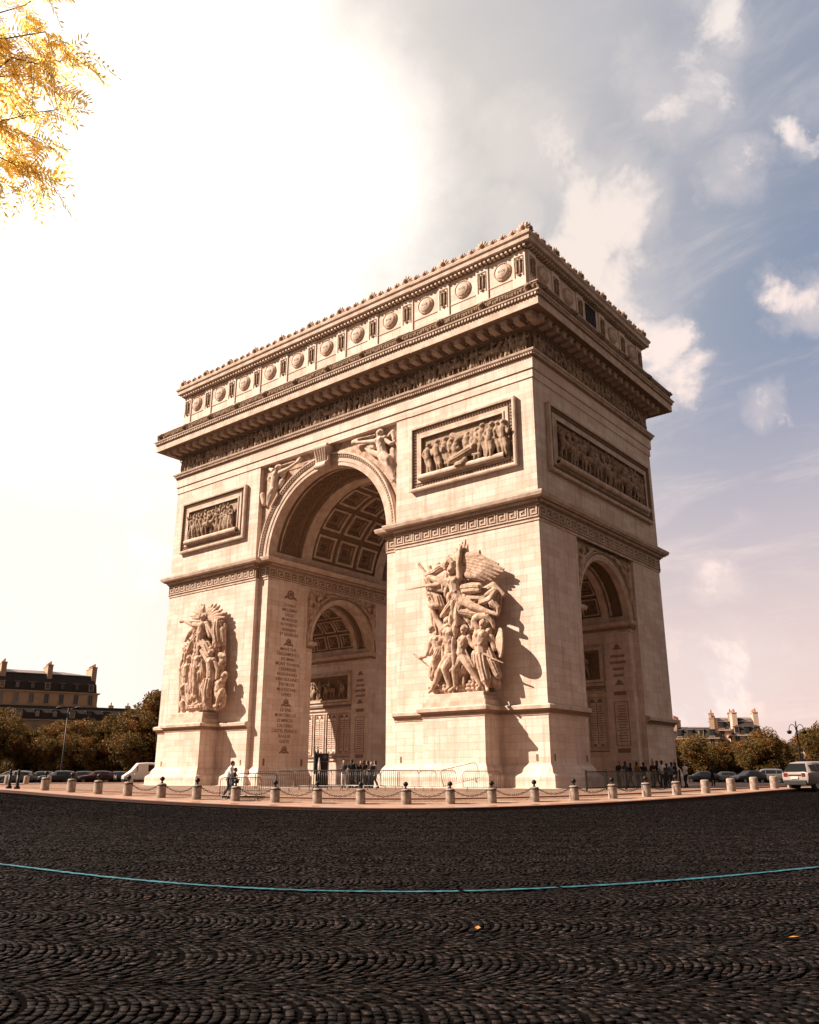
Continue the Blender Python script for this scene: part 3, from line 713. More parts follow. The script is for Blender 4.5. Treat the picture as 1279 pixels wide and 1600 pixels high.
# --- impost cornices of the side passages
simp = [(0, 13.2), (.06, 13.22), (.06, 13.5), (.14, 13.55), (.18, 13.75), (.36, 13.85), (.42, 14.05), (.38, 14.15), (0, 14.2)]
for sx in (-1, 1):
    for sy in (-1, 1):
        p = [(BR, -5.0), (BR, -SR), (RX, -SR), (RX, -5.0)]
        p = [(sx * a, b if sy > 0 else -b) for a, b in p]; p = p if sx * sy < 0 else p[::-1]
        m_ = MB(); m_.sweep(p, simp, closed=False, mis=[0, 0, 1, 1, 0, 0, 0, 0])
        mk('side_impost', m_, [trim, dark], arch)

# --- vaults: stepped shells of coffers
def shell(name, axis, R_, spring, thb, ab, lev, matf, mats, nsub=2):
    "grid of cells over (angle, length): lev = depth beyond R, matf = material"
    m_ = MB(); nt, na_ = len(thb) - 1, len(ab) - 1
    def P3(t, a, d):
        r_ = R_ + d; u = r_ * math.cos(t); zc = spring + r_ * math.sin(t); return (u, a, zc) if axis == 'y' else (a, u, zc)
    for i in range(nt):
        for j in range(na_):
            d = lev(i, j); t0, t1 = thb[i], thb[i + 1]; a0_, a1_ = ab[j], ab[j + 1]
            k_ = max(1, int((t1 - t0) * R_ / .5)); vs = []
            for q in range(k_ + 1): t = t0 + (t1 - t0) * q / k_; vs += [P3(t, a0_, d), P3(t, a1_, d)]
            m_.add(vs, [(2 * q, 2 * q + 1, 2 * q + 3, 2 * q + 2) for q in range(k_)], matf(i, j))
            if i + 1 < nt and abs(lev(i + 1, j) - d) > 1e-4:
                e = lev(i + 1, j); m_.add([P3(t1, a0_, d), P3(t1, a1_, d), P3(t1, a1_, e), P3(t1, a0_, e)], [(0, 1, 2, 3)], 0)
            if j + 1 < na_ and abs(lev(i, j + 1) - d) > 1e-4:
                e = lev(i, j + 1); vs = []
                for q in range(k_ + 1): t = t0 + (t1 - t0) * q / k_; vs += [P3(t, a1_, d), P3(t, a1_, e)]
                m_.add(vs, [(2 * q, 2 * q + 1, 2 * q + 3, 2 * q + 2) for q in range(k_)], 0)
    return mk(name, m_, mats, arch)
def breaks(lo, hi, n_, offs):
    out = []; P_ = (hi - lo) / n_; lab = []
    for i in range(n_):
        o_ = [0] + offs + [P_ - q for q in offs[::-1]]
        for k, q in enumerate(o_): out.append(lo + i * P_ + q); lab.append(min(k, len(o_) - 1 - k))
    out.append(hi); return out, lab
def vault(axis, R_, spring, a_lo, a_hi, n_t, n_a, offs, plain_t):
    th, lt = breaks(plain_t, PI - plain_t, n_t, [o / R_ for o in offs]); ab, la = breaks(a_lo, a_hi, n_a, offs)
    th = [0.0] + th + [PI]; lt = [-1] + lt + [-1]
    ab2 = ab; la2 = la
    depth = [.22, .05, .18, .40, .33, .46]
    def ringi(i, j): return -1 if lt[i] < 0 else min(lt[i], la2[j])
    def lev(i, j): r_ = ringi(i, j); return 0. if r_ < 0 else depth[min(r_, 5)]
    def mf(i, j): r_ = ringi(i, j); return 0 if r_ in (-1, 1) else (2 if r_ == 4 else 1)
    return shell('coffered_vault', axis, R_, spring, th, ab2, lev, mf, [trim, recess_shade, dark])
vault('y', BR, BS, -4.7, 4.7, 7, 3, [.30, .52, .72, .95, 1.15], .12)
def band(axis, R_, spring, b):
    # plain rib / sunk ornament band / plain rib
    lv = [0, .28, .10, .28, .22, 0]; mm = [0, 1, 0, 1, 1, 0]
    return shell('vault_band', axis, R_, spring, [0, .10, .13, PI - .13, PI - .10, PI] if True else [], b, lambda i, j: 0. if i in (0, 4) else (lv[j] if i == 2 else (.28 if lv[j] > 0 else 0)), lambda i, j: 0 if i in (0, 4) else (mm[j] if i == 2 else (1 if lv[j] > 0 else 0)), [trim, recess_shade])
for s_ in (-1, 1):
    b = [10.15, 9.30, 8.85, 8.72, 6.75, 6.0, 4.7]; b = [s_ * q for q in b]; b = b if s_ < 0 else b
    band('y', BR, BS, b)
    # scrollwork in the sunk band
    m_ = MB(); n_ = 46
    for k in range(n_):
        a = .16 + (PI - .32) * (k + .5) / n_; sg = 1 if k % 2 else -1; yc = s_ * (7.75 + sg * .30)
        for q in range(7):
            t = q * .9; rr = .42 - q * .045; aa = a + rr * math.cos(t) / BR; m_.ball(((BR + .20) * math.cos(aa), yc + rr * math.sin(t), BS + (BR + .20) * math.sin(aa)), .085, 4)
    tag(mk('vault_scrollwork', m_, dark, arch), kind='stuff')
    m_ = MB()
    for k in range(70):
        a = .16 + (PI - .32) * (k + .5) / 70
        m_.ball(((BR + .18) * math.cos(a), s_ * 6.38, BS + (BR + .18) * math.sin(a)), .13, 5)
    mk('vault_beading', m_, dark, arch)
# rosettes in the coffers
m_ = MB()
for i in range(7):
    tc = .12 + (PI - .24) * (i + .5) / 7
    for j in range(3):
        yc = -4.7 + 9.4 / 3 * (j + .5); rr = BR + .36; ct, st = math.cos(tc), math.sin(tc)
        for q in range(9):
            a = 2 * PI * q / 8; r2 = 0 if q == 8 else .32; du = r2 * math.cos(a); dv = r2 * math.sin(a)
            m_.ball((rr * ct - st * du, yc + dv, BS + rr * st + ct * du), .14, 5)
mk('coffer_rosette', m_, dark, arch)
for sx in (-1, 1):
    a, b = sorted((sx * 9.7, sx * 19.0)); vault('x', SR, SS, a, b, 7, 5, [.16, .26, .44, .56, .70], .14)
    for (p, q) in ((BR + .0, 9.7), (19.0, RX)):
        L = abs(q - p); bb = [p, p + .25 * L, p + .32 * L, p + .38 * L, p + .74 * L, p + .80 * L, q] if p < q else []
        bb = [sx * t for t in bb]; band('x', SR, SS, bb)
# soffit scroll in the outermost rib of the side passage
m_ = MB()
for k in range(30):
    a = .2 + (PI - .4) * (k + .5) / 30
    for q in range(4):
        t = q * 1.3 + k; m_.ball((20.3 + .28 * math.cos(t), (SR + .06) * math.cos(a + .03 * math.sin(t)), SS + (SR + .06) * math.sin(a + .03 * math.sin(t))), .07, 4)
tag(mk('vault_scrollwork', m_, dark, arch), kind='stuff')
# joints of the carved figures: (kind, [(x, y, z, radius), ...])
SCULPT = {'departure':{'winged_figure':[('h',[(14.93,-11.82,16.42,0.42)]),('b',[(14.94,-11.75,15.96,0.22),(15.15,-11.72,15.54,0.52),(15.28,-11.69,14.73,0.5),(15.58,-11.62,14.12,0.52)]),('b',[(15.61,-11.69,15.87,0.26),(15.58,-11.75,16.95,0.2),(15.78,-11.69,18.19,0.13)]),('b',[(14.69,-11.75,15.74,0.26),(13.69,-11.88,15.52,0.19),(12.68,-11.94,15.57,0.13)]),('b',[(15.69,-11.69,14.19,0.42),(16.85,-11.88,13.49,0.3),(18.07,-11.88,12.96,0.2),(18.96,-11.88,12.62,0.13)]),('b',[(15.46,-11.62,14.14,0.42),(14.65,-11.75,13.54,0.32),(13.9,-11.56,13.17,0.25)]),('c',[(14.73,-11.82,15.28,0.2),(13.89,-11.82,15.8,0.25),(12.73,-11.75,16.28,0.16)]),('c',[(15.91,-11.82,15.02,0.2),(16.89,-11.88,14.97,0.25),(17.59,-11.94,14.86,0.2)]),('c',[(16.02,-11.82,14.71,0.18),(16.99,-11.88,14.66,0.22),(17.55,-11.94,14.53,0.12)]),('c',[(15.43,-11.82,14.3,0.3),(14.7,-11.82,13.62,0.32),(14.11,-11.75,13.21,0.2)]),('c',[(15.84,-11.75,13.87,0.3),(15.59,-11.75,13.23,0.35),(16.7,-11.69,12.92,0.25),(17.22,-11.62,12.96,0.15)]),('c',[(16.23,-11.62,14.23,0.25),(17.55,-11.56,14.07,0.25),(18.62,-11.62,14.48,0.18)]),('c',[(17.36,-11.62,13.7,0.2),(18.31,-11.69,13.85,0.25),(18.73,-11.62,14.47,0.12)]),('c',[(18.37,-11.62,13.57,0.3),(18.9,-11.62,13.13,0.15),(18.83,-11.62,12.67,0.08)]),('c',[(16.98,-11.37,14.37,0.3),(18.31,-11.3,14.87,0.3),(19.26,-11.37,14.06,0.1)]),('c',[(14.34,-11.62,15.07,0.22),(13.32,-11.56,15.32,0.2),(12.75,-11.62,15.69,0.1)]),('f',[(14.4,-11.82,17.03,0.18),(14.77,-11.82,17.35,0.2),(15.12,-11.82,16.91,0.22),(14.89,-11.75,16.66,0.3)])],
'sword':[('b',[(12.81,-11.94,15.57,0.07),(11.74,-11.94,15.56,0.07),(10.77,-11.94,15.51,0.05)])],
'wing':[('f',[(16.13,-11.37,17.49,0.3),(17.11,-11.43,17.26,0.24),(17.93,-11.3,16.94,0.08)]),('f',[(16.18,-11.37,17.38,0.3),(17.59,-11.43,16.95,0.24),(18.82,-11.3,16.43,0.08)]),('f',[(16.24,-11.37,17.2,0.3),(17.84,-11.43,16.63,0.24),(19.25,-11.3,15.98,0.08)]),('f',[(16.23,-11.37,16.97,0.3),(17.8,-11.43,16.41,0.24),(19.18,-11.3,15.77,0.08)]),('f',[(16.23,-11.37,16.73,0.3),(17.62,-11.43,16.21,0.24),(18.84,-11.3,15.6,0.08)]),('f',[(16.22,-11.37,16.53,0.3),(17.47,-11.43,16.03,0.24),(18.56,-11.3,15.45,0.08)]),('f',[(16.16,-11.37,16.34,0.3),(17.27,-11.43,15.87,0.24),(18.21,-11.3,15.31,0.08)]),('f',[(16.09,-11.37,16.15,0.3),(16.95,-11.43,15.79,0.24),(17.65,-11.3,15.33,0.08)]),('f',[(16.03,-11.37,16.06,0.3),(16.57,-11.43,15.8,0.24),(16.96,-11.3,15.45,0.08)]),('f',[(15.97,-11.37,16.02,0.3),(16.25,-11.43,15.87,0.24),(16.39,-11.3,15.63,0.08)])],
'wing#2':[('f',[(15.59,-11.3,17.04,0.3),(15.81,-11.37,17.89,0.2),(15.94,-11.3,18.78,0.07)]),('f',[(15.59,-11.3,17.04,0.3),(15.66,-11.37,17.82,0.2),(15.63,-11.3,18.65,0.07)]),('f',[(15.48,-11.3,17.06,0.3),(15.48,-11.37,17.75,0.2),(15.39,-11.3,18.49,0.07)]),('f',[(15.36,-11.3,17.08,0.3),(15.26,-11.37,17.63,0.2),(15.08,-11.3,18.24,0.07)]),('f',[(15.24,-11.3,17.1,0.3),(15.05,-11.37,17.54,0.2),(14.77,-11.3,18.03,0.07)]),('f',[(15.11,-11.3,17.01,0.3),(14.83,-11.37,17.38,0.2),(14.46,-11.3,17.78,0.07)]),('f',[(15.83,-11.3,17.0,0.3),(16.01,-11.37,17.66,0.2),(16.11,-11.3,18.36,0.07)]),('f',[(15.95,-11.3,16.98,0.3),(16.1,-11.37,17.45,0.2),(16.15,-11.3,17.95,0.07)])],
'standards':[('c',[(13.59,-11.24,16.96,0.3),(12.89,-11.3,16.65,0.3),(12.18,-11.37,16.54,0.2)]),('c',[(13.35,-11.24,17.31,0.15),(13.09,-11.24,16.83,0.25)]),('b',[(11.48,-11.37,17.58,0.13),(11.93,-11.37,17.09,0.1),(12.31,-11.37,16.62,0.12)]),('c',[(12.52,-11.3,17.22,0.15),(12.64,-11.3,16.69,0.2)]),('c',[(12.25,-11.3,16.33,0.3),(12.75,-11.3,15.35,0.3),(13.41,-11.37,14.64,0.3),(13.65,-11.37,13.82,0.35)]),('b',[(12.5,-11.62,15.63,0.08),(13.11,-11.62,14.24,0.08),(13.34,-11.62,13.22,0.06)]),('c',[(14.09,-11.24,16.99,0.35),(14.35,-11.24,17.66,0.25)])],
'youth_with_bow':[('h',[(12.8,-11.5,12.32,0.36)]),('b',[(12.99,-11.5,11.96,0.18),(13.22,-11.5,11.45,0.42),(13.46,-11.5,10.7,0.4),(13.57,-11.5,10.31,0.42)]),('b',[(12.79,-11.56,11.58,0.22),(12.69,-11.69,10.75,0.17),(12.48,-11.82,10.28,0.13),(11.98,-11.88,10.22,0.15)]),('b',[(13.33,-11.5,10.28,0.36),(13.27,-11.82,9.92,0.28),(13.28,-11.69,9.27,0.22),(12.94,-11.56,8.79,0.2)]),('c',[(13.67,-11.62,10.67,0.3),(13.35,-11.69,10.12,0.3),(12.89,-11.56,9.41,0.25),(12.77,-11.5,8.76,0.2)]),('c',[(13.88,-11.56,11.52,0.15),(13.24,-11.69,10.99,0.15),(12.7,-11.62,10.37,0.12)]),('b',[(11.36,-11.88,10.56,0.08),(11.82,-11.88,10.25,0.1),(12.73,-11.75,9.5,0.05)])],
'bearded_warrior':[('h',[(14.55,-11.88,12.58,0.42)]),('b',[(14.66,-11.88,12.17,0.22),(14.83,-11.88,11.72,0.56),(14.86,-11.85,11.1,0.5),(14.88,-11.82,10.4,0.48)]),('b',[(14.19,-11.88,12.07,0.3),(13.55,-11.82,12.83,0.22),(13.13,-11.82,13.66,0.15)]),('f',[(12.82,-11.82,14.05,0.15),(13.3,-11.88,13.93,0.28),(13.74,-11.82,13.84,0.15)]),('b',[(14.7,-11.82,10.18,0.4),(13.95,-11.94,9.24,0.28),(13.49,-11.82,8.49,0.24),(13.01,-11.82,7.82,0.14),(12.81,-11.88,7.64,0.12)]),('b',[(15.11,-11.82,10.23,0.38),(14.4,-12.07,9.24,0.29),(14.54,-11.88,8.41,0.23),(14.7,-11.88,7.89,0.14),(14.39,-12.01,7.68,0.12)]),('c',[(14.46,-11.88,10.33,0.25),(14.97,-11.94,10.05,0.3),(15.33,-11.88,10.11,0.25)]),('b',[(15.26,-11.82,11.82,0.25),(15.67,-11.75,11.32,0.2)]),('c',[(14.64,-12.01,12.29,0.25),(14.7,-12.01,12.14,0.18)])],
'nude_youth':[('h',[(16.07,-11.94,11.86,0.36)]),('b',[(16.08,-11.88,11.49,0.18),(16.04,-11.88,11.12,0.42),(15.86,-11.88,10.63,0.38),(15.79,-11.88,10.17,0.4)]),('b',[(16.38,-11.88,11.14,0.22),(16.92,-11.94,10.56,0.17),(17.37,-11.88,10.3,0.12)]),('b',[(15.58,-11.88,11.12,0.22),(15.51,-11.88,10.47,0.16),(15.89,-11.94,9.97,0.12)]),('b',[(15.9,-11.88,9.97,0.36),(16.48,-12.01,9.17,0.26),(16.93,-11.88,8.47,0.2),(17.35,-11.88,7.81,0.13),(17.16,-12.01,7.55,0.12)]),('b',[(15.72,-11.88,9.8,0.34),(15.23,-12.01,9.09,0.26),(15.22,-11.94,8.45,0.21),(15.21,-11.94,7.86,0.13),(14.78,-12.07,7.6,0.12)]),('b',[(16.17,-12.01,10.49,0.08),(16.88,-11.94,9.1,0.06)])],
'helmeted_warrior':[('h',[(17.73,-11.88,12.06,0.42)]),('f',[(16.89,-11.82,12.59,0.22),(17.35,-11.82,12.73,0.28),(18.02,-11.82,12.65,0.3),(18.4,-11.75,12.24,0.2),(18.51,-11.69,11.77,0.1)]),('b',[(17.7,-11.85,11.75,0.24),(17.62,-11.82,11.3,0.56),(17.49,-11.78,10.67,0.52),(17.5,-11.75,10.07,0.5)]),('b',[(17.02,-11.82,11.27,0.28),(16.99,-11.88,10.52,0.2),(17.73,-12.01,10.03,0.15)]),('b',[(17.66,-12.07,10.07,0.09),(18.48,-12.01,9.6,0.07),(19.33,-11.94,9.22,0.05)]),('c',[(17.44,-11.75,9.94,0.45),(17.62,-11.82,9.01,0.4),(17.87,-11.82,8.14,0.38)]),('c',[(17.92,-11.62,10.28,0.35),(18.32,-11.62,9.34,0.35),(18.68,-11.56,8.42,0.25)]),('c',[(16.8,-11.62,10.11,0.3),(16.84,-11.56,9.19,0.35),(16.71,-11.56,8.38,0.3)]),('b',[(17.86,-11.88,8.18,0.15),(17.89,-11.88,7.6,0.14),(18.03,-12.01,7.45,0.13)]),('c',[(16.87,-11.82,11.93,0.2),(16.89,-11.82,12.4,0.25),(17.25,-11.88,11.79,0.15)]),('b',[(18.25,-11.75,11.15,0.25),(18.51,-11.69,10.31,0.2)])],
'round_shield':[('d',[(18.84,-11.59,10.7,1.3)])],
'fallen_shield':[('d',[(15.48,-11.43,8.29,0.75)])],
'drapery_mass':[('c',[(14.32,-10.92,15.8,0.9),(15.49,-10.92,14.05,1.1),(15.2,-10.92,12.14,1.1),(14.98,-10.98,10.72,1.1),(15.18,-10.98,9.1,1.1)]),('c',[(13.07,-10.92,14.76,0.6),(13.09,-10.98,12.36,0.6),(13.43,-10.98,10.38,0.7),(13.21,-11.05,8.48,0.6)]),('c',[(17.12,-10.92,14.23,0.7),(17.39,-10.92,11.9,0.7),(17.48,-10.98,10.02,0.7),(17.46,-11.05,8.37,0.7)]),('c',[(12.7,-11.18,8.03,0.4),(14.83,-11.18,7.9,0.5),(17.09,-11.18,7.84,0.45)]),('c',[(15.09,-11.37,13.54,0.4),(16.12,-11.37,12.74,0.35),(16.69,-11.37,12.3,0.3)]),('c',[(12.13,-10.98,16.31,0.4),(12.67,-11.05,14.79,0.4)]),('b',[(18.13,-11.56,8.28,0.3),(18.42,-11.37,7.83,0.3)]),('h',[(16.35,-11.56,11.74,0.34)]),('h',[(15.15,-11.5,11.97,0.34)]),('c',[(18.39,-11.11,14.41,0.4),(18.46,-11.11,13.26,0.35)])]},'triumph':{'winged_figure':[('h',[(-14.52,-11.69,16.38,0.4)]),('b',[(-14.52,-11.69,16.06,0.22),(-14.52,-11.69,15.53,0.5),(-14.63,-11.69,14.82,0.45),(-14.9,-11.56,14.14,0.45)]),('b',[(-15.1,-11.75,15.67,0.24),(-16.07,-11.82,15.77,0.18),(-17.1,-11.88,16.2,0.13)]),('b',[(-17.85,-11.88,16.33,0.2),(-17.1,-11.88,16.26,0.09),(-14.93,-11.82,16.0,0.08)]),('c',[(-15.01,-11.5,14.32,0.45),(-14.07,-11.37,13.6,0.5),(-13.41,-11.3,12.59,0.5)]),('b',[(-13.83,-11.75,15.77,0.16),(-13.08,-11.75,14.73,0.12),(-12.21,-11.69,13.46,0.12)]),('c',[(-15.52,-11.62,15.65,0.2),(-16.59,-11.56,15.12,0.25),(-17.37,-11.5,14.39,0.12)]),('b',[(-13.88,-11.69,15.46,0.24),(-13.38,-11.69,14.45,0.18)]),('c',[(-15.03,-11.62,14.79,0.4),(-16.06,-11.56,14.09,0.35),(-16.82,-11.5,13.19,0.2)])],
'wing':[('f',[(-15.04,-11.3,16.79,0.25),(-15.25,-11.37,17.3,0.2),(-15.62,-11.3,17.87,0.08)]),('f',[(-15.1,-11.3,16.79,0.25),(-15.05,-11.37,17.27,0.2),(-15.16,-11.3,17.79,0.08)]),('f',[(-15.17,-11.3,16.8,0.25),(-15.52,-11.37,17.19,0.2),(-16.05,-11.3,17.61,0.08)]),('f',[(-15.29,-11.3,16.73,0.25),(-15.96,-11.37,17.01,0.2),(-16.81,-11.3,17.33,0.08)]),('f',[(-15.41,-11.3,16.67,0.25),(-16.18,-11.37,16.73,0.2),(-17.12,-11.3,16.83,0.08)]),('f',[(-15.46,-11.3,16.51,0.25),(-16.07,-11.37,16.53,0.2),(-16.85,-11.3,16.59,0.08)])],
'wing#2':[('f',[(-14.36,-11.3,16.46,0.3),(-14.26,-11.37,16.91,0.26),(-14.34,-11.3,17.4,0.12)]),('f',[(-14.29,-11.3,16.45,0.3),(-13.99,-11.37,17.0,0.26),(-13.85,-11.3,17.58,0.12)]),('f',[(-14.22,-11.3,16.4,0.3),(-13.66,-11.37,16.96,0.26),(-13.27,-11.3,17.55,0.12)]),('f',[(-14.16,-11.3,16.4,0.3),(-13.36,-11.37,16.84,0.26),(-12.74,-11.3,17.32,0.12)]),('f',[(-14.09,-11.3,16.35,0.3),(-13.12,-11.37,16.61,0.26),(-12.32,-11.3,16.91,0.12)]),('f',[(-14.02,-11.3,16.3,0.3),(-12.91,-11.37,16.38,0.26),(-11.97,-11.3,16.5,0.12)]),('f',[(-13.95,-11.3,16.25,0.3),(-12.82,-11.37,16.15,0.26),(-11.87,-11.3,16.09,0.12)]),('f',[(-14.0,-11.3,16.17,0.3),(-12.98,-11.37,15.95,0.26),(-12.14,-11.3,15.76,0.12)]),('f',[(-13.39,-11.3,15.78,0.3),(-12.94,-11.37,15.8,0.26),(-12.65,-11.3,15.86,0.12)])],
'trophy_banner':[('c',[(-12.65,-11.43,15.68,0.45),(-12.55,-11.5,14.86,0.5),(-12.24,-11.5,13.72,0.45)]),('b',[(-11.82,-11.24,15.45,0.12),(-11.42,-11.24,11.66,0.12)]),('c',[(-11.98,-11.37,14.98,0.3),(-11.8,-11.3,13.7,0.3)])],
'standing_hero':[('h',[(-14.98,-11.82,13.07,0.38)]),('b',[(-14.91,-11.82,12.75,0.2),(-14.67,-11.82,12.33,0.5),(-14.63,-11.82,11.46,0.42),(-14.64,-11.78,10.77,0.42)]),('b',[(-15.24,-11.82,12.3,0.22),(-15.05,-11.94,11.64,0.17),(-14.15,-12.01,11.68,0.13)]),('b',[(-14.56,-11.82,10.45,0.38),(-14.36,-11.94,9.65,0.28),(-14.19,-11.82,8.96,0.22),(-14.24,-11.82,8.35,0.14),(-14.5,-11.94,8.26,0.12)]),('b',[(-14.33,-11.75,10.44,0.36),(-13.9,-11.75,9.48,0.28),(-13.94,-11.69,8.57,0.2)]),('c',[(-15.38,-11.69,12.09,0.25),(-15.66,-11.69,10.77,0.25),(-15.61,-11.69,9.36,0.2)]),('c',[(-14.16,-11.75,12.14,0.3),(-13.9,-11.75,11.03,0.3),(-14.06,-11.75,10.26,0.25)]),('c',[(-14.36,-11.88,11.05,0.35),(-14.39,-11.88,10.27,0.35)])],
'crowning_woman':[('h',[(-12.88,-11.82,12.77,0.4)]),('f',[(-13.29,-11.75,13.32,0.1),(-12.92,-11.75,13.29,0.2),(-12.81,-11.75,13.43,0.1)]),('b',[(-12.84,-11.82,12.45,0.2),(-12.78,-11.82,11.94,0.48),(-12.7,-11.82,11.24,0.4),(-12.58,-11.82,10.54,0.46)]),('b',[(-13.32,-11.82,12.14,0.22),(-14.03,-11.82,12.83,0.18),(-14.89,-11.82,13.58,0.13)]),('b',[(-12.27,-11.75,11.91,0.22),(-11.76,-11.75,11.17,0.18),(-11.77,-11.82,10.33,0.14)]),('c',[(-12.68,-11.82,10.31,0.5),(-12.8,-11.88,9.4,0.5),(-12.77,-11.82,8.42,0.5),(-12.68,-11.75,8.01,0.4)]),('c',[(-13.35,-11.82,10.21,0.3),(-13.65,-11.82,9.61,0.25),(-13.14,-11.82,8.44,0.25)])],
'kneeling_figure':[('h',[(-16.46,-11.56,12.59,0.38)]),('b',[(-16.55,-11.56,12.28,0.2),(-16.62,-11.56,11.8,0.42),(-16.7,-11.56,10.93,0.42),(-16.6,-11.56,10.21,0.42)]),('b',[(-16.51,-11.62,10.12,0.36),(-16.77,-11.88,9.81,0.28),(-16.72,-11.75,9.11,0.22),(-15.85,-11.75,8.44,0.15)]),('b',[(-16.86,-11.62,11.82,0.22),(-17.03,-11.75,11.42,0.18),(-16.73,-11.82,10.83,0.13)]),('f',[(-17.71,-11.62,11.72,0.2),(-17.07,-11.62,10.48,0.2),(-16.78,-11.62,10.22,0.15)]),('c',[(-16.1,-11.62,10.02,0.35),(-15.91,-11.69,9.22,0.35),(-15.36,-11.75,8.56,0.35)]),('b',[(-17.65,-11.43,9.9,0.14),(-17.46,-11.5,7.68,0.14)]),('b',[(-16.93,-11.62,8.42,0.3),(-16.58,-11.62,7.79,0.3)])],
'seated_figure':[('h',[(-10.92,-11.62,10.51,0.42)]),('b',[(-11.16,-11.62,10.23,0.22),(-11.42,-11.62,9.86,0.45),(-11.53,-11.62,9.27,0.45),(-11.48,-11.62,8.81,0.42)]),('b',[(-11.34,-11.69,8.8,0.36),(-10.73,-11.88,9.16,0.3),(-11.22,-11.82,8.56,0.24),(-11.58,-11.75,7.87,0.15),(-11.77,-11.88,7.8,0.12)]),('b',[(-11.53,-11.69,9.94,0.24),(-11.67,-11.82,9.41,0.18)]),('c',[(-11.04,-11.5,8.8,0.35),(-11.08,-11.5,7.98,0.3)])],
'palm_tree':[('b',[(-11.74,-11.24,10.15,0.25),(-12.03,-11.24,11.71,0.2),(-11.91,-11.3,12.46,0.2)]),('f',[(-11.92,-11.3,12.54,0.3),(-12.46,-11.37,12.58,0.15),(-12.84,-11.37,12.7,0.06)]),('f',[(-11.92,-11.3,12.54,0.3),(-11.34,-11.37,12.41,0.15)]),('c',[(-11.58,-11.43,11.96,0.25),(-12.23,-11.43,11.24,0.25),(-12.28,-11.43,10.63,0.2)]),('f',[(-11.81,-11.3,12.61,0.2),(-12.32,-11.3,12.81,0.1)])],
'fronds':[('f',[(-16.99,-11.3,13.56,0.2),(-17.61,-11.37,13.85,0.08)]),('f',[(-16.88,-11.3,13.71,0.2),(-17.25,-11.37,14.14,0.08)]),('c',[(-17.64,-11.24,13.79,0.3),(-17.41,-11.24,13.03,0.25)]),('f',[(-16.68,-11.3,14.18,0.2),(-17.03,-11.37,14.53,0.08)])],
'drapery_mass':[('c',[(-15.48,-10.92,15.25,0.8),(-14.9,-10.92,13.57,1.0),(-14.88,-10.98,11.96,1.1),(-14.82,-10.98,10.38,1.2),(-14.54,-11.05,8.8,1.1)]),('c',[(-17.32,-10.92,13.14,0.6),(-17.48,-10.92,11.37,0.7),(-17.18,-11.05,9.34,0.6)]),('c',[(-13.11,-10.86,15.01,0.6),(-12.65,-10.92,12.57,0.6),(-12.39,-10.92,10.22,0.7),(-12.11,-10.98,8.29,0.6)]),('c',[(-16.06,-11.37,8.01,0.35),(-14.7,-11.62,8.0,0.35),(-13.42,-11.56,8.02,0.3),(-11.62,-11.43,7.86,0.3)]),('b',[(-15.36,-11.75,8.56,0.3),(-15.36,-11.75,8.56,0.3)])]},'spandrel':{'spandrel_figure':[('h',[(6.77,-10.7,30.07,0.42)]),('b',[(6.8,-10.65,29.71,0.2),(6.88,-10.65,29.35,0.5),(6.95,-10.65,28.78,0.42),(7.13,-10.65,28.12,0.45)]),('b',[(7.32,-10.75,27.88,0.42),(7.97,-10.95,27.38,0.32),(8.0,-10.75,26.78,0.26),(8.39,-10.65,25.86,0.16)]),('b',[(7.03,-10.65,27.87,0.4),(7.79,-10.65,26.76,0.3),(8.44,-10.55,25.55,0.16)]),('b',[(6.41,-10.75,29.44,0.22),(5.36,-10.75,29.66,0.18),(4.22,-10.75,29.9,0.13)]),('b',[(3.69,-10.65,30.07,0.25),(4.13,-10.65,29.96,0.2)]),('b',[(7.49,-10.65,29.25,0.22),(8.12,-10.75,28.77,0.18),(8.44,-10.65,28.89,0.13)]),('c',[(7.72,-10.45,29.7,0.2),(8.13,-10.45,29.92,0.25),(8.33,-10.45,29.2,0.2)]),('c',[(8.1,-10.4,28.29,0.3),(8.3,-10.4,27.14,0.25),(8.38,-10.4,26.36,0.2)]),('c',[(6.65,-10.45,28.19,0.3),(5.68,-10.45,28.66,0.2),(4.92,-10.4,29.26,0.1)]),('c',[(6.09,-10.45,29.12,0.25),(5.53,-10.45,29.26,0.2)]),('c',[(7.62,-10.45,26.53,0.3),(8.29,-10.45,25.51,0.2)]),('b',[(3.83,-10.65,30.32,0.08),(6.24,-10.65,30.14,0.06)])],
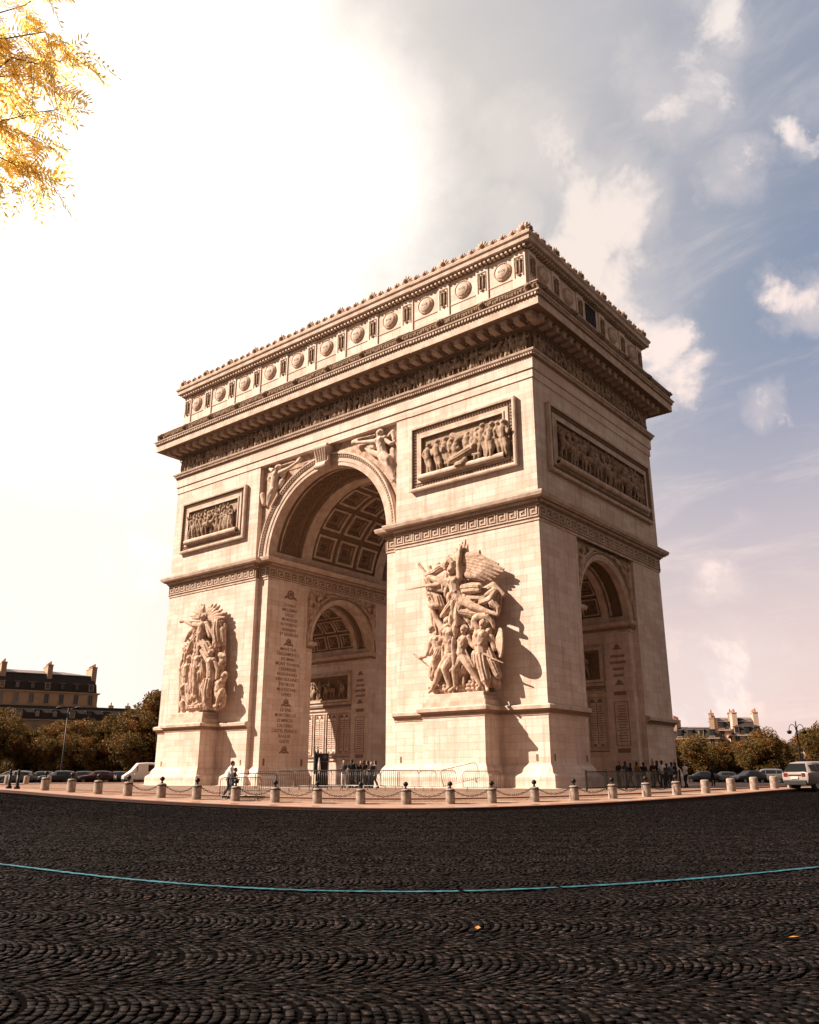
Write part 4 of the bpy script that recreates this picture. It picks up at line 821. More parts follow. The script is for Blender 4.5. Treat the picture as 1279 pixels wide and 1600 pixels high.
'spandrel_figure#2':[('h',[(-6.13,-10.7,29.92,0.42)]),('b',[(-6.3,-10.65,29.61,0.2),(-6.41,-10.65,29.29,0.48),(-6.46,-10.65,28.57,0.4),(-6.61,-10.65,28.05,0.42)]),('b',[(-6.56,-10.75,27.84,0.4),(-6.93,-10.85,27.4,0.3),(-7.34,-10.65,26.58,0.16)]),('b',[(-6.59,-10.65,27.87,0.36),(-6.69,-10.75,27.26,0.3),(-7.25,-10.65,26.44,0.16)]),('b',[(-5.75,-10.75,29.41,0.22),(-4.52,-10.75,29.55,0.18),(-3.16,-10.75,29.97,0.13)]),('b',[(-3.11,-10.65,30.2,0.2),(-3.5,-10.65,29.94,0.2)]),('b',[(-6.85,-10.75,29.36,0.2),(-7.22,-10.85,29.05,0.17),(-6.79,-10.75,28.62,0.13)]),('c',[(-5.64,-10.45,29.17,0.3),(-5.34,-10.45,29.59,0.2)]),('c',[(-8.5,-10.4,27.86,0.25),(-8.16,-10.4,26.81,0.2)]),('c',[(-7.11,-10.4,30.02,0.2),(-7.65,-10.4,30.33,0.1)]),('c',[(-5.61,-10.45,28.67,0.25),(-6.07,-10.45,28.05,0.2)]),('b',[(-5.91,-10.65,30.15,0.07),(-3.84,-10.65,30.14,0.06)])]},'panel':{'relief_figures':[('h',[(12.18,-10.95,27.42,0.3)]),('b',[(12.18,-10.95,27.24,0.15),(12.18,-10.95,26.99,0.34),(12.18,-10.95,26.59,0.3),(12.17,-10.95,26.26,0.32)]),('b',[(12.05,-10.95,26.19,0.25),(12.3,-11.05,25.55,0.18),(12.16,-10.95,24.97,0.1)]),('b',[(12.29,-10.95,26.13,0.25),(12.57,-11.1,25.47,0.18),(12.51,-10.95,24.94,0.1)]),('b',[(11.88,-10.95,27.11,0.15),(11.69,-11.05,26.75,0.12),(11.94,-11.15,26.36,0.09)]),('b',[(12.48,-10.95,26.96,0.15),(12.7,-11.05,26.5,0.12),(12.61,-11.15,26.94,0.09)]),('h',[(13.14,-11.05,27.45,0.3)]),('b',[(13.15,-11.05,27.27,0.15),(13.16,-11.05,27.01,0.34),(13.19,-11.05,26.59,0.3),(13.2,-11.05,26.25,0.32)]),('b',[(13.09,-11.05,26.18,0.25),(13.3,-11.15,25.54,0.18),(13.21,-11.05,24.93,0.1)]),('b',[(13.33,-11.05,26.12,0.25),(13.58,-11.2,25.46,0.18),(13.56,-11.05,24.9,0.1)]),('b',[(12.86,-11.05,27.14,0.15),(12.76,-11.15,26.74,0.12),(13.09,-11.25,26.32,0.09)]),('b',[(13.46,-11.05,26.98,0.15),(13.7,-11.15,26.51,0.12),(13.84,-11.25,26.8,0.09)]),('h',[(13.8,-10.85,27.58,0.3)]),('b',[(13.81,-10.85,27.41,0.15),(13.81,-10.85,27.16,0.34),(13.82,-10.85,26.78,0.3),(13.83,-10.85,26.46,0.32)]),('b',[(13.72,-10.85,26.39,0.25),(13.97,-10.95,25.77,0.18),(13.85,-10.85,25.22,0.1)]),('b',[(13.94,-10.85,26.34,0.25),(14.23,-11.0,25.7,0.18),(14.18,-10.85,25.18,0.1)]),('b',[(13.53,-10.85,27.28,0.15),(13.36,-10.95,26.93,0.12),(13.8,-11.05,26.5,0.09)]),('b',[(14.09,-10.85,27.14,0.15),(14.31,-10.95,26.69,0.12),(14.35,-11.05,26.36,0.09)]),('c',[(13.95,-10.8,26.59,0.22),(14.08,-10.8,25.84,0.2),(14.09,-10.8,25.36,0.12)]),('h',[(14.91,-10.85,27.09,0.3)]),('b',[(14.9,-10.85,26.98,0.15),(14.88,-10.85,26.81,0.34),(14.86,-10.85,26.54,0.3),(14.84,-10.85,26.32,0.32)]),('b',[(14.75,-10.85,26.27,0.25),(14.87,-10.95,25.83,0.18),(14.72,-10.85,25.45,0.1)]),('b',[(14.91,-10.85,26.23,0.25),(15.07,-11.0,25.77,0.18),(14.96,-10.85,25.43,0.1)]),('b',[(14.69,-10.85,26.89,0.15),(14.59,-10.95,26.63,0.12),(14.75,-11.05,26.35,0.09)]),('b',[(15.09,-10.85,26.79,0.15),(15.23,-10.95,26.46,0.12),(15.19,-11.05,26.5,0.09)]),('c',[(14.93,-10.8,26.41,0.22),(14.96,-10.8,25.89,0.2),(14.92,-10.8,25.55,0.12)]),('h',[(16.02,-10.85,27.46,0.3)]),('b',[(16.01,-10.85,27.33,0.15),(16.01,-10.85,27.15,0.34),(16.0,-10.85,26.85,0.3),(15.99,-10.85,26.62,0.32)]),('b',[(15.91,-10.85,26.57,0.25),(15.87,-10.95,26.14,0.18),(15.75,-10.85,25.73,0.1)]),('b',[(16.08,-10.85,26.52,0.25),(16.31,-11.0,26.02,0.18),(16.23,-10.85,25.65,0.1)]),('b',[(15.8,-10.85,27.24,0.15),(15.66,-10.95,26.97,0.12),(15.87,-11.05,26.66,0.09)]),('b',[(16.22,-10.85,27.13,0.15),(16.38,-10.95,26.78,0.12),(16.48,-11.05,26.48,0.09)]),('h',[(16.51,-10.75,27.59,0.3)]),('b',[(16.51,-10.75,27.48,0.15),(16.52,-10.75,27.34,0.34),(16.53,-10.75,27.1,0.3),(16.53,-10.75,26.91,0.32)]),('b',[(16.47,-10.75,26.87,0.25),(16.63,-10.85,26.48,0.18),(16.55,-10.75,26.16,0.1)]),('b',[(16.6,-10.75,26.84,0.25),(16.8,-10.9,26.42,0.18),(16.74,-10.75,26.14,0.1)]),('b',[(16.36,-10.75,27.41,0.15),(16.29,-10.85,27.18,0.12),(16.54,-10.95,26.9,0.09)]),('b',[(16.68,-10.75,27.32,0.15),(16.84,-10.85,27.03,0.12),(16.91,-10.95,27.27,0.09)]),('c',[(16.59,-10.7,27.0,0.22),(16.67,-10.7,26.55,0.2),(16.68,-10.7,26.26,0.12)]),('h',[(17.53,-11.05,27.67,0.3)]),('b',[(17.53,-11.05,27.48,0.15),(17.53,-11.05,27.2,0.34),(17.53,-11.05,26.77,0.3),(17.53,-11.05,26.42,0.32)]),('b',[(17.41,-11.05,26.34,0.25),(17.31,-11.15,25.74,0.18),(17.18,-11.05,25.11,0.1)]),('b',[(17.65,-11.05,26.28,0.25),(17.98,-11.2,25.56,0.18),(17.94,-11.05,24.98,0.1)]),('b',[(17.23,-11.05,27.34,0.15),(16.97,-11.15,26.97,0.12),(17.4,-11.25,26.5,0.09)]),('b',[(17.83,-11.05,27.18,0.15),(18.04,-11.15,26.68,0.12),(18.2,-11.25,27.1,0.09)]),('c',[(17.68,-11.0,26.56,0.22),(17.79,-11.0,25.72,0.2),(17.79,-11.0,25.19,0.12)]),('h',[(18.47,-11.15,27.52,0.3)]),('b',[(18.44,-11.15,27.33,0.15),(18.39,-11.15,27.06,0.34),(18.32,-11.15,26.63,0.3),(18.26,-11.15,26.28,0.32)]),('b',[(18.11,-11.15,26.2,0.25),(18.23,-11.25,25.52,0.18),(17.98,-11.15,24.88,0.1)]),('b',[(18.36,-11.15,26.14,0.25),(18.51,-11.3,25.43,0.18),(18.36,-11.15,24.85,0.1)]),('b',[(18.09,-11.15,27.2,0.15),(17.84,-11.25,26.81,0.12),(18.13,-11.35,26.36,0.09)]),('b',[(18.71,-11.15,27.03,0.15),(18.86,-11.25,26.53,0.12),(18.79,-11.35,26.89,0.09)]),('c',[(18.44,-11.1,26.41,0.22),(18.42,-11.1,25.57,0.2),(18.33,-11.1,25.04,0.12)]),('h',[(18.92,-10.95,27.54,0.3)]),('b',[(18.9,-10.95,27.36,0.15),(18.87,-10.95,27.1,0.34),(18.82,-10.95,26.68,0.3),(18.78,-10.95,26.35,0.32)]),('b',[(18.65,-10.95,26.27,0.25),(18.53,-11.05,25.69,0.18),(18.33,-10.95,25.08,0.1)]),('b',[(18.88,-10.95,26.21,0.25),(19.09,-11.1,25.53,0.18),(18.98,-10.95,24.97,0.1)]),('b',[(18.58,-10.95,27.23,0.15),(18.33,-11.05,26.86,0.12),(18.69,-11.15,26.41,0.09)]),('b',[(19.16,-10.95,27.07,0.15),(19.33,-11.05,26.59,0.12),(19.46,-11.15,26.88,0.09)]),('c',[(18.94,-10.9,26.48,0.22),(18.96,-10.9,25.67,0.2),(18.9,-10.9,25.16,0.12)]),('h',[(19.43,-11.05,27.48,0.3)]),('b',[(19.43,-11.05,27.29,0.15),(19.43,-11.05,27.03,0.34),(19.42,-11.05,26.6,0.3),(19.42,-11.05,26.26,0.32)]),('b',[(19.3,-11.05,26.18,0.25),(19.51,-11.15,25.51,0.18),(19.38,-11.05,24.89,0.1)]),('b',[(19.53,-11.05,26.12,0.25),(19.77,-11.2,25.43,0.18),(19.72,-11.05,24.86,0.1)]),('b',[(19.14,-11.05,27.16,0.15),(18.96,-11.15,26.77,0.12),(19.23,-11.25,26.34,0.09)]),('b',[(19.71,-11.05,27.0,0.15),(19.92,-11.15,26.51,0.12),(20.06,-11.25,26.78,0.09)]),('h',[(19.57,-10.8,26.82,0.3)]),('b',[(19.56,-10.8,26.68,0.15),(19.55,-10.8,26.49,0.34),(19.53,-10.8,26.17,0.3),(19.51,-10.8,25.92,0.32)]),('b',[(19.42,-10.8,25.86,0.25),(19.4,-10.9,25.4,0.18),(19.27,-10.8,24.95,0.1)]),('b',[(19.59,-10.8,25.82,0.25),(19.75,-10.95,25.29,0.18),(19.67,-10.8,24.89,0.1)]),('b',[(19.33,-10.8,26.58,0.15),(19.22,-10.9,26.28,0.12),(19.42,-11.0,25.96,0.09)]),('b',[(19.76,-10.8,26.47,0.15),(19.91,-10.9,26.1,0.12),(19.93,-11.0,26.21,0.09)]),('h',[(16.81,-10.75,27.58,0.3)]),('b',[(16.82,-10.75,27.43,0.15),(16.83,-10.75,27.21,0.34),(16.85,-10.75,26.87,0.3),(16.86,-10.75,26.59,0.32)]),('b',[(16.77,-10.75,26.53,0.25),(16.8,-10.85,26.02,0.18),(16.72,-10.75,25.53,0.1)]),('b',[(16.96,-10.75,26.48,0.25),(17.19,-10.9,25.91,0.18),(17.16,-10.75,25.46,0.1)]),('b',[(16.59,-10.75,27.32,0.15),(16.5,-10.85,26.99,0.12),(16.66,-10.95,26.66,0.09)]),('b',[(17.06,-10.75,27.19,0.15),(17.27,-10.85,26.79,0.12),(17.43,-10.95,26.54,0.09)]),('h',[(14.27,-10.75,27.33,0.3)]),('b',[(14.26,-10.75,27.2,0.15),(14.25,-10.75,27.02,0.34),(14.23,-10.75,26.73,0.3),(14.21,-10.75,26.49,0.32)]),('b',[(14.12,-10.75,26.44,0.25),(14.3,-10.85,25.96,0.18),(14.15,-10.75,25.55,0.1)]),('b',[(14.29,-10.75,26.4,0.25),(14.5,-10.9,25.89,0.18),(14.4,-10.75,25.52,0.1)]),('b',[(14.03,-10.75,27.11,0.15),(13.89,-10.85,26.84,0.12),(14.09,-10.95,26.53,0.09)]),('b',[(14.46,-10.75,27.0,0.15),(14.62,-10.85,26.65,0.12),(14.61,-10.95,26.65,0.09)]),('c',[(14.54,-11.05,25.55,0.3),(15.42,-11.05,25.72,0.35),(16.46,-11.05,26.06,0.3)]),('c',[(15.13,-11.15,25.0,0.25),(15.74,-11.15,25.01,0.3),(16.0,-11.15,25.32,0.2)]),('h',[(16.71,-11.15,26.19,0.3)]),('b',[(16.69,-11.15,25.52,0.12),(17.36,-11.15,25.43,0.12)]),('b',[(16.86,-11.15,25.4,0.1),(16.84,-11.15,24.96,0.1)]),('b',[(13.92,-11.05,25.47,0.1),(14.63,-11.05,25.38,0.1)]),('b',[(14.27,-11.05,25.39,0.1),(14.27,-11.05,24.97,0.1)]),('c',[(14.38,-10.65,27.88,0.25),(15.17,-10.65,27.44,0.3),(15.7,-10.65,27.45,0.2)])]}}

# ------------------------------------------------------------------ inscriptions, tablets, reliefs
def text_mesh(lines, size, name, F, u, d, mats, parent, lead, z_top, ext=.02):
    "lines of capitals cut in the wall face F, centred on u; lines is [(text, z)]"
    m_ = MB()
    for t, zc in lines:
        cu = bpy.data.curves.new('t', 'FONT'); cu.body = t; cu.size = size; cu.align_x = 'CENTER'; cu.extrude = ext; cu.resolution_u = 2; cu.offset = size * .004
        o = bpy.data.objects.new('t', cu); COL.objects.link(o)
        dg = bpy.context.evaluated_depsgraph_get(); me = bpy.data.meshes.new_from_object(o.evaluated_get(dg), depsgraph=dg)
        vs = [F.p(u + v.co.x, zc + v.co.y, d + v.co.z) for v in me.vertices]; m_.add(vs, [tuple(p.vertices) for p in me.polygons])
        bpy.data.objects.remove(o); bpy.data.curves.remove(cu); bpy.data.meshes.remove(me)
    return mk(name, m_, mats, parent)
def wreath(m_, F, u, z_, s=.8):
    m_.tube([F.p(u + s * .42 * math.cos(a), z_ + .25 * s + s * .42 * math.sin(a), .03) for a in [2 * PI * k / 14 for k in range(15)]], .09 * s, 5)
    for sg in (-1, 1):
        m_.tube([F.p(u, z_ - .2 * s, .03), F.p(u + sg * .5 * s, z_ - .1 * s, .03), F.p(u + sg * .95 * s, z_ - .3 * s, .03)], [.12 * s, .10 * s, .05 * s], 5)
        for k in range(5): m_.ball(F.p(u + sg * (.2 + .15 * k) * s, z_ - .12 * s + .06 * (k % 2), .04), .10 * s, 5)
    m_.ball(F.p(u, z_ + .25 * s, .04), .22 * s, 6)
INS = ['LOANO', 'MILLESIMO', 'DEGO', 'MONDOVI', 'ROVEREDO', 'BASSANO', 'ST GEORGES', None, 'MANTOUE', 'TAGLIAMENTO', 'SEDIMAN', 'MONT THABOR', 'CHEBREISSE', 'BASSIGNANO', 'SAN GIULIANO', 'DIETIKON', 'MUTTATHAL', 'GENES', None, 'LE VAR', 'MONTEBELLO', 'LE MINCIO', 'CALDIERO', 'CASTEL FRANCO', 'RAGUSE', 'GAETE', None]
def inscription(F, u, ztop=18.0):
    z_ = ztop; ln = []; orn = MB(); wreath(orn, F, u, z_ + .12, .85); z_ -= .86
    for t in INS:
        if t is None: wreath(orn, F, u, z_ - .26, .62); z_ -= .907
        else: ln.append((t, z_)); z_ -= .463
    text_mesh(ln, .41, 'inscription', F, u, .004, letter, arch, 0, 0); mk('inscription_wreath', orn, letter, arch)
inscription(F_jl, -7.25); inscription(F_jr, 7.25)
# short rows of carved names, too small to read from the road: cut strokes
def name_rows(m_, F, u0, u1, z0, z1, n_, rnd, d=.005):
    for i in range(n_):
        zc = z1 - (z1 - z0) * (i + .5) / n_; L = (u1 - u0) * rnd.uniform(.55, .95); u = (u0 + u1) / 2 - L / 2; e = u + L; hh = (z1 - z0) / n_ * .27
        while u < e: wd = rnd.uniform(.04, .075); F.box(m_, u, u + wd, zc - hh * rnd.uniform(.6, 1), zc + hh * rnd.uniform(.6, 1), d - .02, d + .012); u += wd + .035
def tablet_wall(F, u0, u1):
    "framed tablets of names over a moulded sill, with a relief panel above"
    rnd = random.Random(7); m_ = MB(); fr = MB(); n_ = 5; P_ = (u1 - u0) / n_
    for i in range(n_):
        a = u0 + P_ * i + .12; b = a + P_ - .24
        F.frame(fr, a, b, 3.95, 8.2, [(0, .0), (.0, .10), (.10, .10), (.12, .04), (.16, .04)], [0, 0, 1, 0])
        F.box(fr, (a + b) / 2 - .03, (a + b) / 2 + .03, 4.3, 7.6, .0, .03, 1)
        for p, q in ((a + .2, (a + b) / 2 - .08), ((a + b) / 2 + .08, b - .2)): name_rows(m_, F, p, q, 4.55, 7.45, 15, rnd); wreath(m_, F, (p + q) / 2, 7.75, .3); F.box(m_, (p + q) / 2 - .15, (p + q) / 2 + .15, 4.15, 4.32, 0, .02)
    F.box(fr, u0, u1, 3.35, 3.45, 0, .12); F.box(fr, u0, u1, 3.72, 3.80, 0, .10, 1); F.box(fr, u0, u1, 8.45, 8.62, 0, .16); F.box(fr, u0, u1, 8.8, 8.95, 0, .3, 1); F.box(fr, u0, u1, 9.0, 9.25, 0, .22)
    F.frame(fr, u0, u1 - .0, 9.3, 12.2, [(0, 0), (0, .35), (.22, .35), (.30, .20), (.42, .06)], [0, 0, 1, 1])
    F.box(fr, u0, u1, 12.25, 12.5, 0, .12)
    name_rows(m_, F, u0 + .4, u1 - .4, 3.46, 3.70, 1, rnd)
    mk('name_tablet', fr, [trim, dark], arch); mk('tablet_names', m_, letter, arch)
    g = MB(); F.box(g, u0 + .35, u1 - .35, 9.65, 11.85, .0, .05); mk('relief_ground', g, recess_shade, arch)
for sx in (-1, 1):
    Fn = Face((0, SR, 0), (1, 0, 0), (0, -1, 0)); Fs = Face((0, -SR, 0), (-1, 0, 0), (0, 1, 0))
    for F, s_ in ((Fn, sx), (Fs, -sx)):
        a, b = sorted((s_ * 9.85, s_ * 18.9)); tablet_wall(F, a, b)
        # pilaster strips either side with their own short inscriptions
        rnd = random.Random(4)
        for p, q in ((BR + .02, 9.7), (19.05, RX - .02)):
            p, q = sorted((s_ * p, s_ * q)); m_ = MB(); F.box(m_, p, q, .2, 13.3, -.05, .10); mk('pilaster', m_, stone, arch)
            m_ = MB(); c_ = (p + q) / 2; name_rows(m_, F, c_ - .75, c_ + .75, 9.5, 11.6, 4, rnd, .105); wreath(m_, Face(F.o + F.n * .1, F.u, F.n), c_, 12.0, .4); wreath(m_, Face(F.o + F.n * .1, F.u, F.n), c_, 9.1, .4)
            name_rows(m_, F, c_ - .5, c_ + .5, 4.4, 7.4, 14, rnd, .105); F.box(m_, c_ - .55, c_ + .55, 3.6, 3.95, .1, .13); F.box(m_, c_ - .55, c_ + .55, 8.15, 8.45, .1, .12); F.frame(m_, c_ - .62, c_ + .62, 4.15, 7.65, [(0, .1), (0, .125), (.05, .125), (.05, .1)]); mk('tablet_names', m_, letter, arch)
# small square putlog marks
m_ = MB()
for F, us in ((F_front, (9.2, 20.9, -20.9, -9.2)), (F_right, (-10.0, -5.5, 5.5, 10.0))):
    for u in us: F.box(m_, u - .09, u + .09, 2.75, 3.2, -.02, .012)
for F, us in ((F_jl, (-9.6, -5.0)),):
    for u in us: F.box(m_, u - .12, u + .12, 2.7, 3.3, -.02, .012)
mk('putlog_mark', m_, recess_shade, arch)

# --- framed relief panels on the upper walls
frame_prof = [(0, .03), (0, .34), (.10, .38), (.24, .36), (.28, .22), (.62, .14), (.66, .24), (.74, .24), (.95, .22), (1.02, .30), (1.14, .30), (1.18, .05)]
frame_mi = [0, 0, 0, 1, 1, 0, 0, 0, 0, 0, 1]
def panel(F, u0, u1, z0, z1):
    m_ = MB(); F.frame(m_, u0, u1, z0, z1, [(a, b + .06) for a, b in frame_prof], frame_mi)
    for (a, b, c_, horiz) in ((u0 + .3, u1 - .3, z0 + .44, 1), (u0 + .3, u1 - .3, z1 - .44, 1), (z0 + .3, z1 - .3, u0 + .44, 0), (z0 + .3, z1 - .3, u1 - .44, 0)):
        n_ = int((b - a) / .26)
        for i in range(n_): t = a + (b - a) * (i + .5) / n_; m_.ball(F.p(t, c_, .26) if horiz else F.p(c_, t, .26), .09, 5, mi=1)
    o = mk('panel_frame', m_, [trim, dark], arch)
    g = MB(); F.box(g, u0 + 1.1, u1 - 1.1, z0 + 1.1, z1 - 1.1, -.02, .09); mk('relief_ground', g, relief_m, arch)
    g = MB(); g.tube([F.p(u0 + 1.0, z0 + 1.02, .42), F.p(u1 - 1.0, z0 + 1.02, .42)], .26, 12); F.box(g, u0 + 1.0, u1 - 1.0, z0 + .82, z0 + 1.02, .1, .55); mk('panel_ledge', g, trim, arch)
panel(F_front, 10.29, 20.49, 23.82, 29.47); panel(F_front, -20.44, -10.35, 23.75, 29.2); panel(F_right, -8.96, 9.45, 23.62, 29.2)

# --- little carved people, as a family of shared meshes
def statuette(seed, H=1.0):
    R_ = random.Random(seed); ch = []; s_ = R_.choice((-1, 1)); lean = R_.uniform(-.06, .06)
    def at(x_, z_, y_=0): return (x_ + lean * z_, y_, z_)
    hd = at(R_.uniform(-.03, .03), .93, -.06); m_ = MB(); capsules(m_, [(*hd, .062)], 7); m_.ball((hd[0] + s_ * .02, hd[1] - .055, hd[2]), .025, 5)
    if R_.random() < .5: m_.ball((hd[0], hd[1], hd[2] + .05), .055, 6, sc=(1.1, 1, 1.3))
    capsules(m_, [(*at(0, .87, -.03), .04), (*at(0, .78, -.03), .105), (*at(0, .64, -.02), .085), (*at(0, .52, -.02), .10)], 7)
    st = R_.uniform(.03, .14)
    capsules(m_, [(*at(-.05, .5), .078), (*at(-.05 - st * .6, .27, -.05), .052), (*at(-.05 - st, .03), .035), (*at(-.05 - st + s_ * .05, .015, -.05), .03)], 6)
    capsules(m_, [(*at(.05, .5), .078), (*at(.05 + st * .4, .27, -.06), .052), (*at(.05 + st * .8, .03), .035), (*at(.05 + st * .8 + s_ * .05, .015, -.05), .03)], 6)
    for sg in (-1, 1):
        e = R_.choice(((.18, .62, .12, .48), (.2, .68, .3, .8), (.17, .62, .02, .62), (.2, .85, .24, 1.02)))
        capsules(m_, [(*at(sg * .11, .8, -.02), .045), (*at(sg * e[0], e[1], -.06), .036), (*at(sg * e[2], e[3], -.10), .028)], 6)
    if R_.random() < .65: capsules(m_, [(*at(-.02, .55, .0), .11), (*at(0, .35, .0), .13), (*at(.02, .14, .0), .12)], 7)
    if R_.random() < .4: capsules(m_, [(*at(s_ * .2, .0, -.05), .014), (*at(s_ * .26, 1.1, -.02), .014)], 5)
    if R_.random() < .35: m_.ball(at(-s_ * .2, .5, -.08), .14, 10, sc=(1, .3, 1.1))
    me = fused('statuette', m_, .024, None, smooth_it=1)
    V = np.empty(len(me.vertices) * 3, np.float32); me.vertices.foreach_get('co', V); F_ = [tuple(p.vertices) for p in me.polygons]; bpy.data.meshes.remove(me)
    return V.reshape(-1, 3).astype(float), F_
def horse(seed):
    m_ = MB(); capsules(m_, [(-.30, -.05, .52, .13), (0, -.05, .50, .14), (.25, -.05, .54, .13)], 8); capsules(m_, [(.28, -.05, .60, .10), (.42, -.07, .78, .075), (.45, -.08, .86, .06), (.56, -.10, .78, .04)], 7)
    for x_, k in ((-.33, -.1), (-.22, .06), (.22, -.04), (.33, .14)): capsules(m_, [(x_, -.06, .45, .07), (x_ + k, -.08, .24, .04), (x_ + k * .5, -.06, .02, .03)], 6)
    capsules(m_, [(-.4, -.05, .58, .05), (-.5, -.05, .35, .03)], 6); capsules(m_, [(0, -.08, .68, .08), (.02, -.08, .86, .10)], 7); capsules(m_, [(.03, -.08, 1.02, .06)], 7); capsules(m_, [(0, -.12, .86, .04), (.16, -.14, .8, .03), (.24, -.14, .9, .025)], 6); capsules(m_, [(.02, -.16, .66, .06), (.08, -.2, .5, .05), (.06, -.2, .36, .03)], 6)
    me = fused('statuette', m_, .026, None, smooth_it=1); V = np.empty(len(me.vertices) * 3, np.float32); me.vertices.foreach_get('co', V); F_ = [tuple(p.vertices) for p in me.polygons]; bpy.data.meshes.remove(me)
    return V.reshape(-1, 3).astype(float), F_
STAT = [statuette(s_) for s_ in range(11)] + [horse(0)]
def crowd(name, F, u0, u1, z0, H, d, seed, sp=.42, mats=None, rows=1, horses=.1):
    rnd = random.Random(seed); VV = []; FF = []; o = 0
    for r_ in range(rows):
        u = u0 + (.25 * H if r_ % 2 == 0 else .45 * H)
        while u < u1 - .2 * H:
            hs = rnd.random() < horses and u < u1 - .6 * H; V, F_ = STAT[-1] if hs else STAT[rnd.randrange(len(STAT) - 1)]
            h_ = H * rnd.uniform(.88, 1.0) * (1. if r_ == 0 else .97); fl = rnd.choice((-1, 1))
            if hs: u += .25 * H
            X = V[:, 0] * h_ * fl + u; Z = z0 + V[:, 2] * h_ + (.14 * H * r_); D_ = d - V[:, 1] * h_ * 1.1 - r_ * .12 + (0.02)
            P_ = np.array(F.o)[None] + np.array(F.u)[None] * X[:, None] + np.array(F.n)[None] * D_[:, None]; P_[:, 2] += Z
            VV.append(P_); FF += [tuple(i + o for i in f) for f in F_]; o += len(V)
            u += H * sp * rnd.uniform(.75, 1.25) * (1.9 if hs else 1)
    V = np.concatenate(VV); me = bpy.data.meshes.new(name); me.from_pydata(V.tolist(), [], FF); me.update()
    return link(name, me, mats or relief_m, arch, True)
crowd('frieze_figures', F_front, -WX - .0, WX + .0, 32.98, 1.74, .10, 1, .34, rows=1)
crowd('frieze_figures', F_front, -WX + .3, WX - .1, 33.0, 1.6, .02, 31, .5, rows=1, horses=0)
crowd('frieze_figures', F_right, -WY - .0, WY + .0, 32.98, 1.74, .10, 2, .34)
crowd('frieze_figures', F_right, -WY + .3, WY - .1, 33.0, 1.6, .02, 32, .5, horses=0)
crowd('relief_figures', F_front, -19.2, -11.5, 24.95, 2.55, .30, 5, .30, rows=1)
crowd('relief_figures', F_front, -19.0, -11.6, 25.3, 2.5, .14, 6, .42, rows=1, horses=0)
crowd('relief_figures', F_right, -7.7, 8.2, 24.85, 2.5, .32, 8, .30, rows=1, horses=.35)
crowd('relief_figures', F_right, -7.6, 8.2, 25.2, 2.6, .14, 9, .40, rows=1, horses=.1)
Fn = Face((0, SR, 0), (1, 0, 0), (0, -1, 0))
crowd('relief_figures', Fn, -18.4, -10.3, 9.72, 1.95, .12, 11, .45, horses=.2); crowd('relief_figures', Fn, 10.3, 18.4, 9.72, 1.95, .12, 12, .5, horses=.2)
# spandrel reliefs of the side arches: curled flying bodies
def small_spandrel(F, seed):
    rnd = random.Random(seed)
    for s_ in (-1, 1):
        m_ = MB(); capsules(m_, [(*F.p(s_ * 3.7, 18.55, .25), .26)], 8)
        capsules(m_, [(*F.p(s_ * 3.8, 18.2, .2), .16), (*F.p(s_ * 3.95, 17.8, .25), .32), (*F.p(s_ * 4.25, 17.1, .2), .3), (*F.p(s_ * 4.5, 16.2, .2), .24), (*F.p(s_ * 4.75, 15.2, .15), .12)], 8)
        capsules(m_, [(*F.p(s_ * 3.6, 17.95, .25), .18), (*F.p(s_ * 2.8, 18.5, .3), .14), (*F.p(s_ * 2.1, 18.85, .25), .10)], 7)
        capsules(m_, [(*F.p(s_ * 4.2, 18.0, .25), .16), (*F.p(s_ * 4.7, 18.4, .25), .13)], 7)
        capsules(m_, [(*F.p(s_ * 4.6, 18.9, .12), .25), (*F.p(s_ * 4.7, 17.6, .12), .22), (*F.p(s_ * 4.7, 16.6, .1), .18)], 7)
        capsules(m_, [(*F.p(s_ * 2.6, 18.95, .1), .2), (*F.p(s_ * 1.6, 19.1, .1), .16), (*F.p(s_ * .6, 19.15, .1), .12)], 7)
        fused('spandrel_figure', m_, .075, carved, arch)
for k, F in enumerate((F_bayr, F_jl, F_jr)): small_spandrel(F, k)

# --- the large carved groups
def fold_disp(amp, f, seed):
    def g(me):
        n_ = len(me.vertices); V = np.empty(n_ * 3, np.float32); me.vertices.foreach_get('co', V); V = V.reshape(-1, 3)
        Nn = np.empty(n_ * 3, np.float32); me.vertices.foreach_get('normal', Nn); Nn = Nn.reshape(-1, 3)
        ph = f * (V[:, 0] * 1.15 + .12 * V[:, 2] + .45 * np.sin(V[:, 2] * 1.1 + seed) + .2 * np.sin(V[:, 0] * 2.3 + seed * 2))
        h_ = (np.abs(np.sin(ph)) ** .7 - .6) * amp + .2 * amp * np.sin(V[:, 2] * f * .6 + V[:, 0] * 5 + seed)
        V += Nn * h_[:, None]; me.vertices.foreach_set('co', V.reshape(-1)); me.update()
    return g
def head(m_, p):
    x_, y_, zc, r_ = p; m_.ball((x_, y_, zc), r_ * .82, 12, sc=(.86, .95, 1.12)); m_.ball((x_ - .02, y_ - r_ * .78, zc - r_ * .12), r_ * .17, 6, sc=(.8, 1.2, 1.5))
    m_.ball((x_, y_ - r_ * .5, zc - r_ * .62), r_ * .36, 8); m_.tube([(x_ - r_ * .45, y_ - r_ * .60, zc + r_ * .22), (x_ + r_ * .45, y_ - r_ * .60, zc + r_ * .22)], r_ * .14, 6)
    for k in range(11): a = k * 2.4; m_.ball((x_ + r_ * .72 * math.cos(a), y_ + .15 * r_, zc + r_ * (.25 + .6 * abs(math.sin(a)))), r_ * .30, 6)
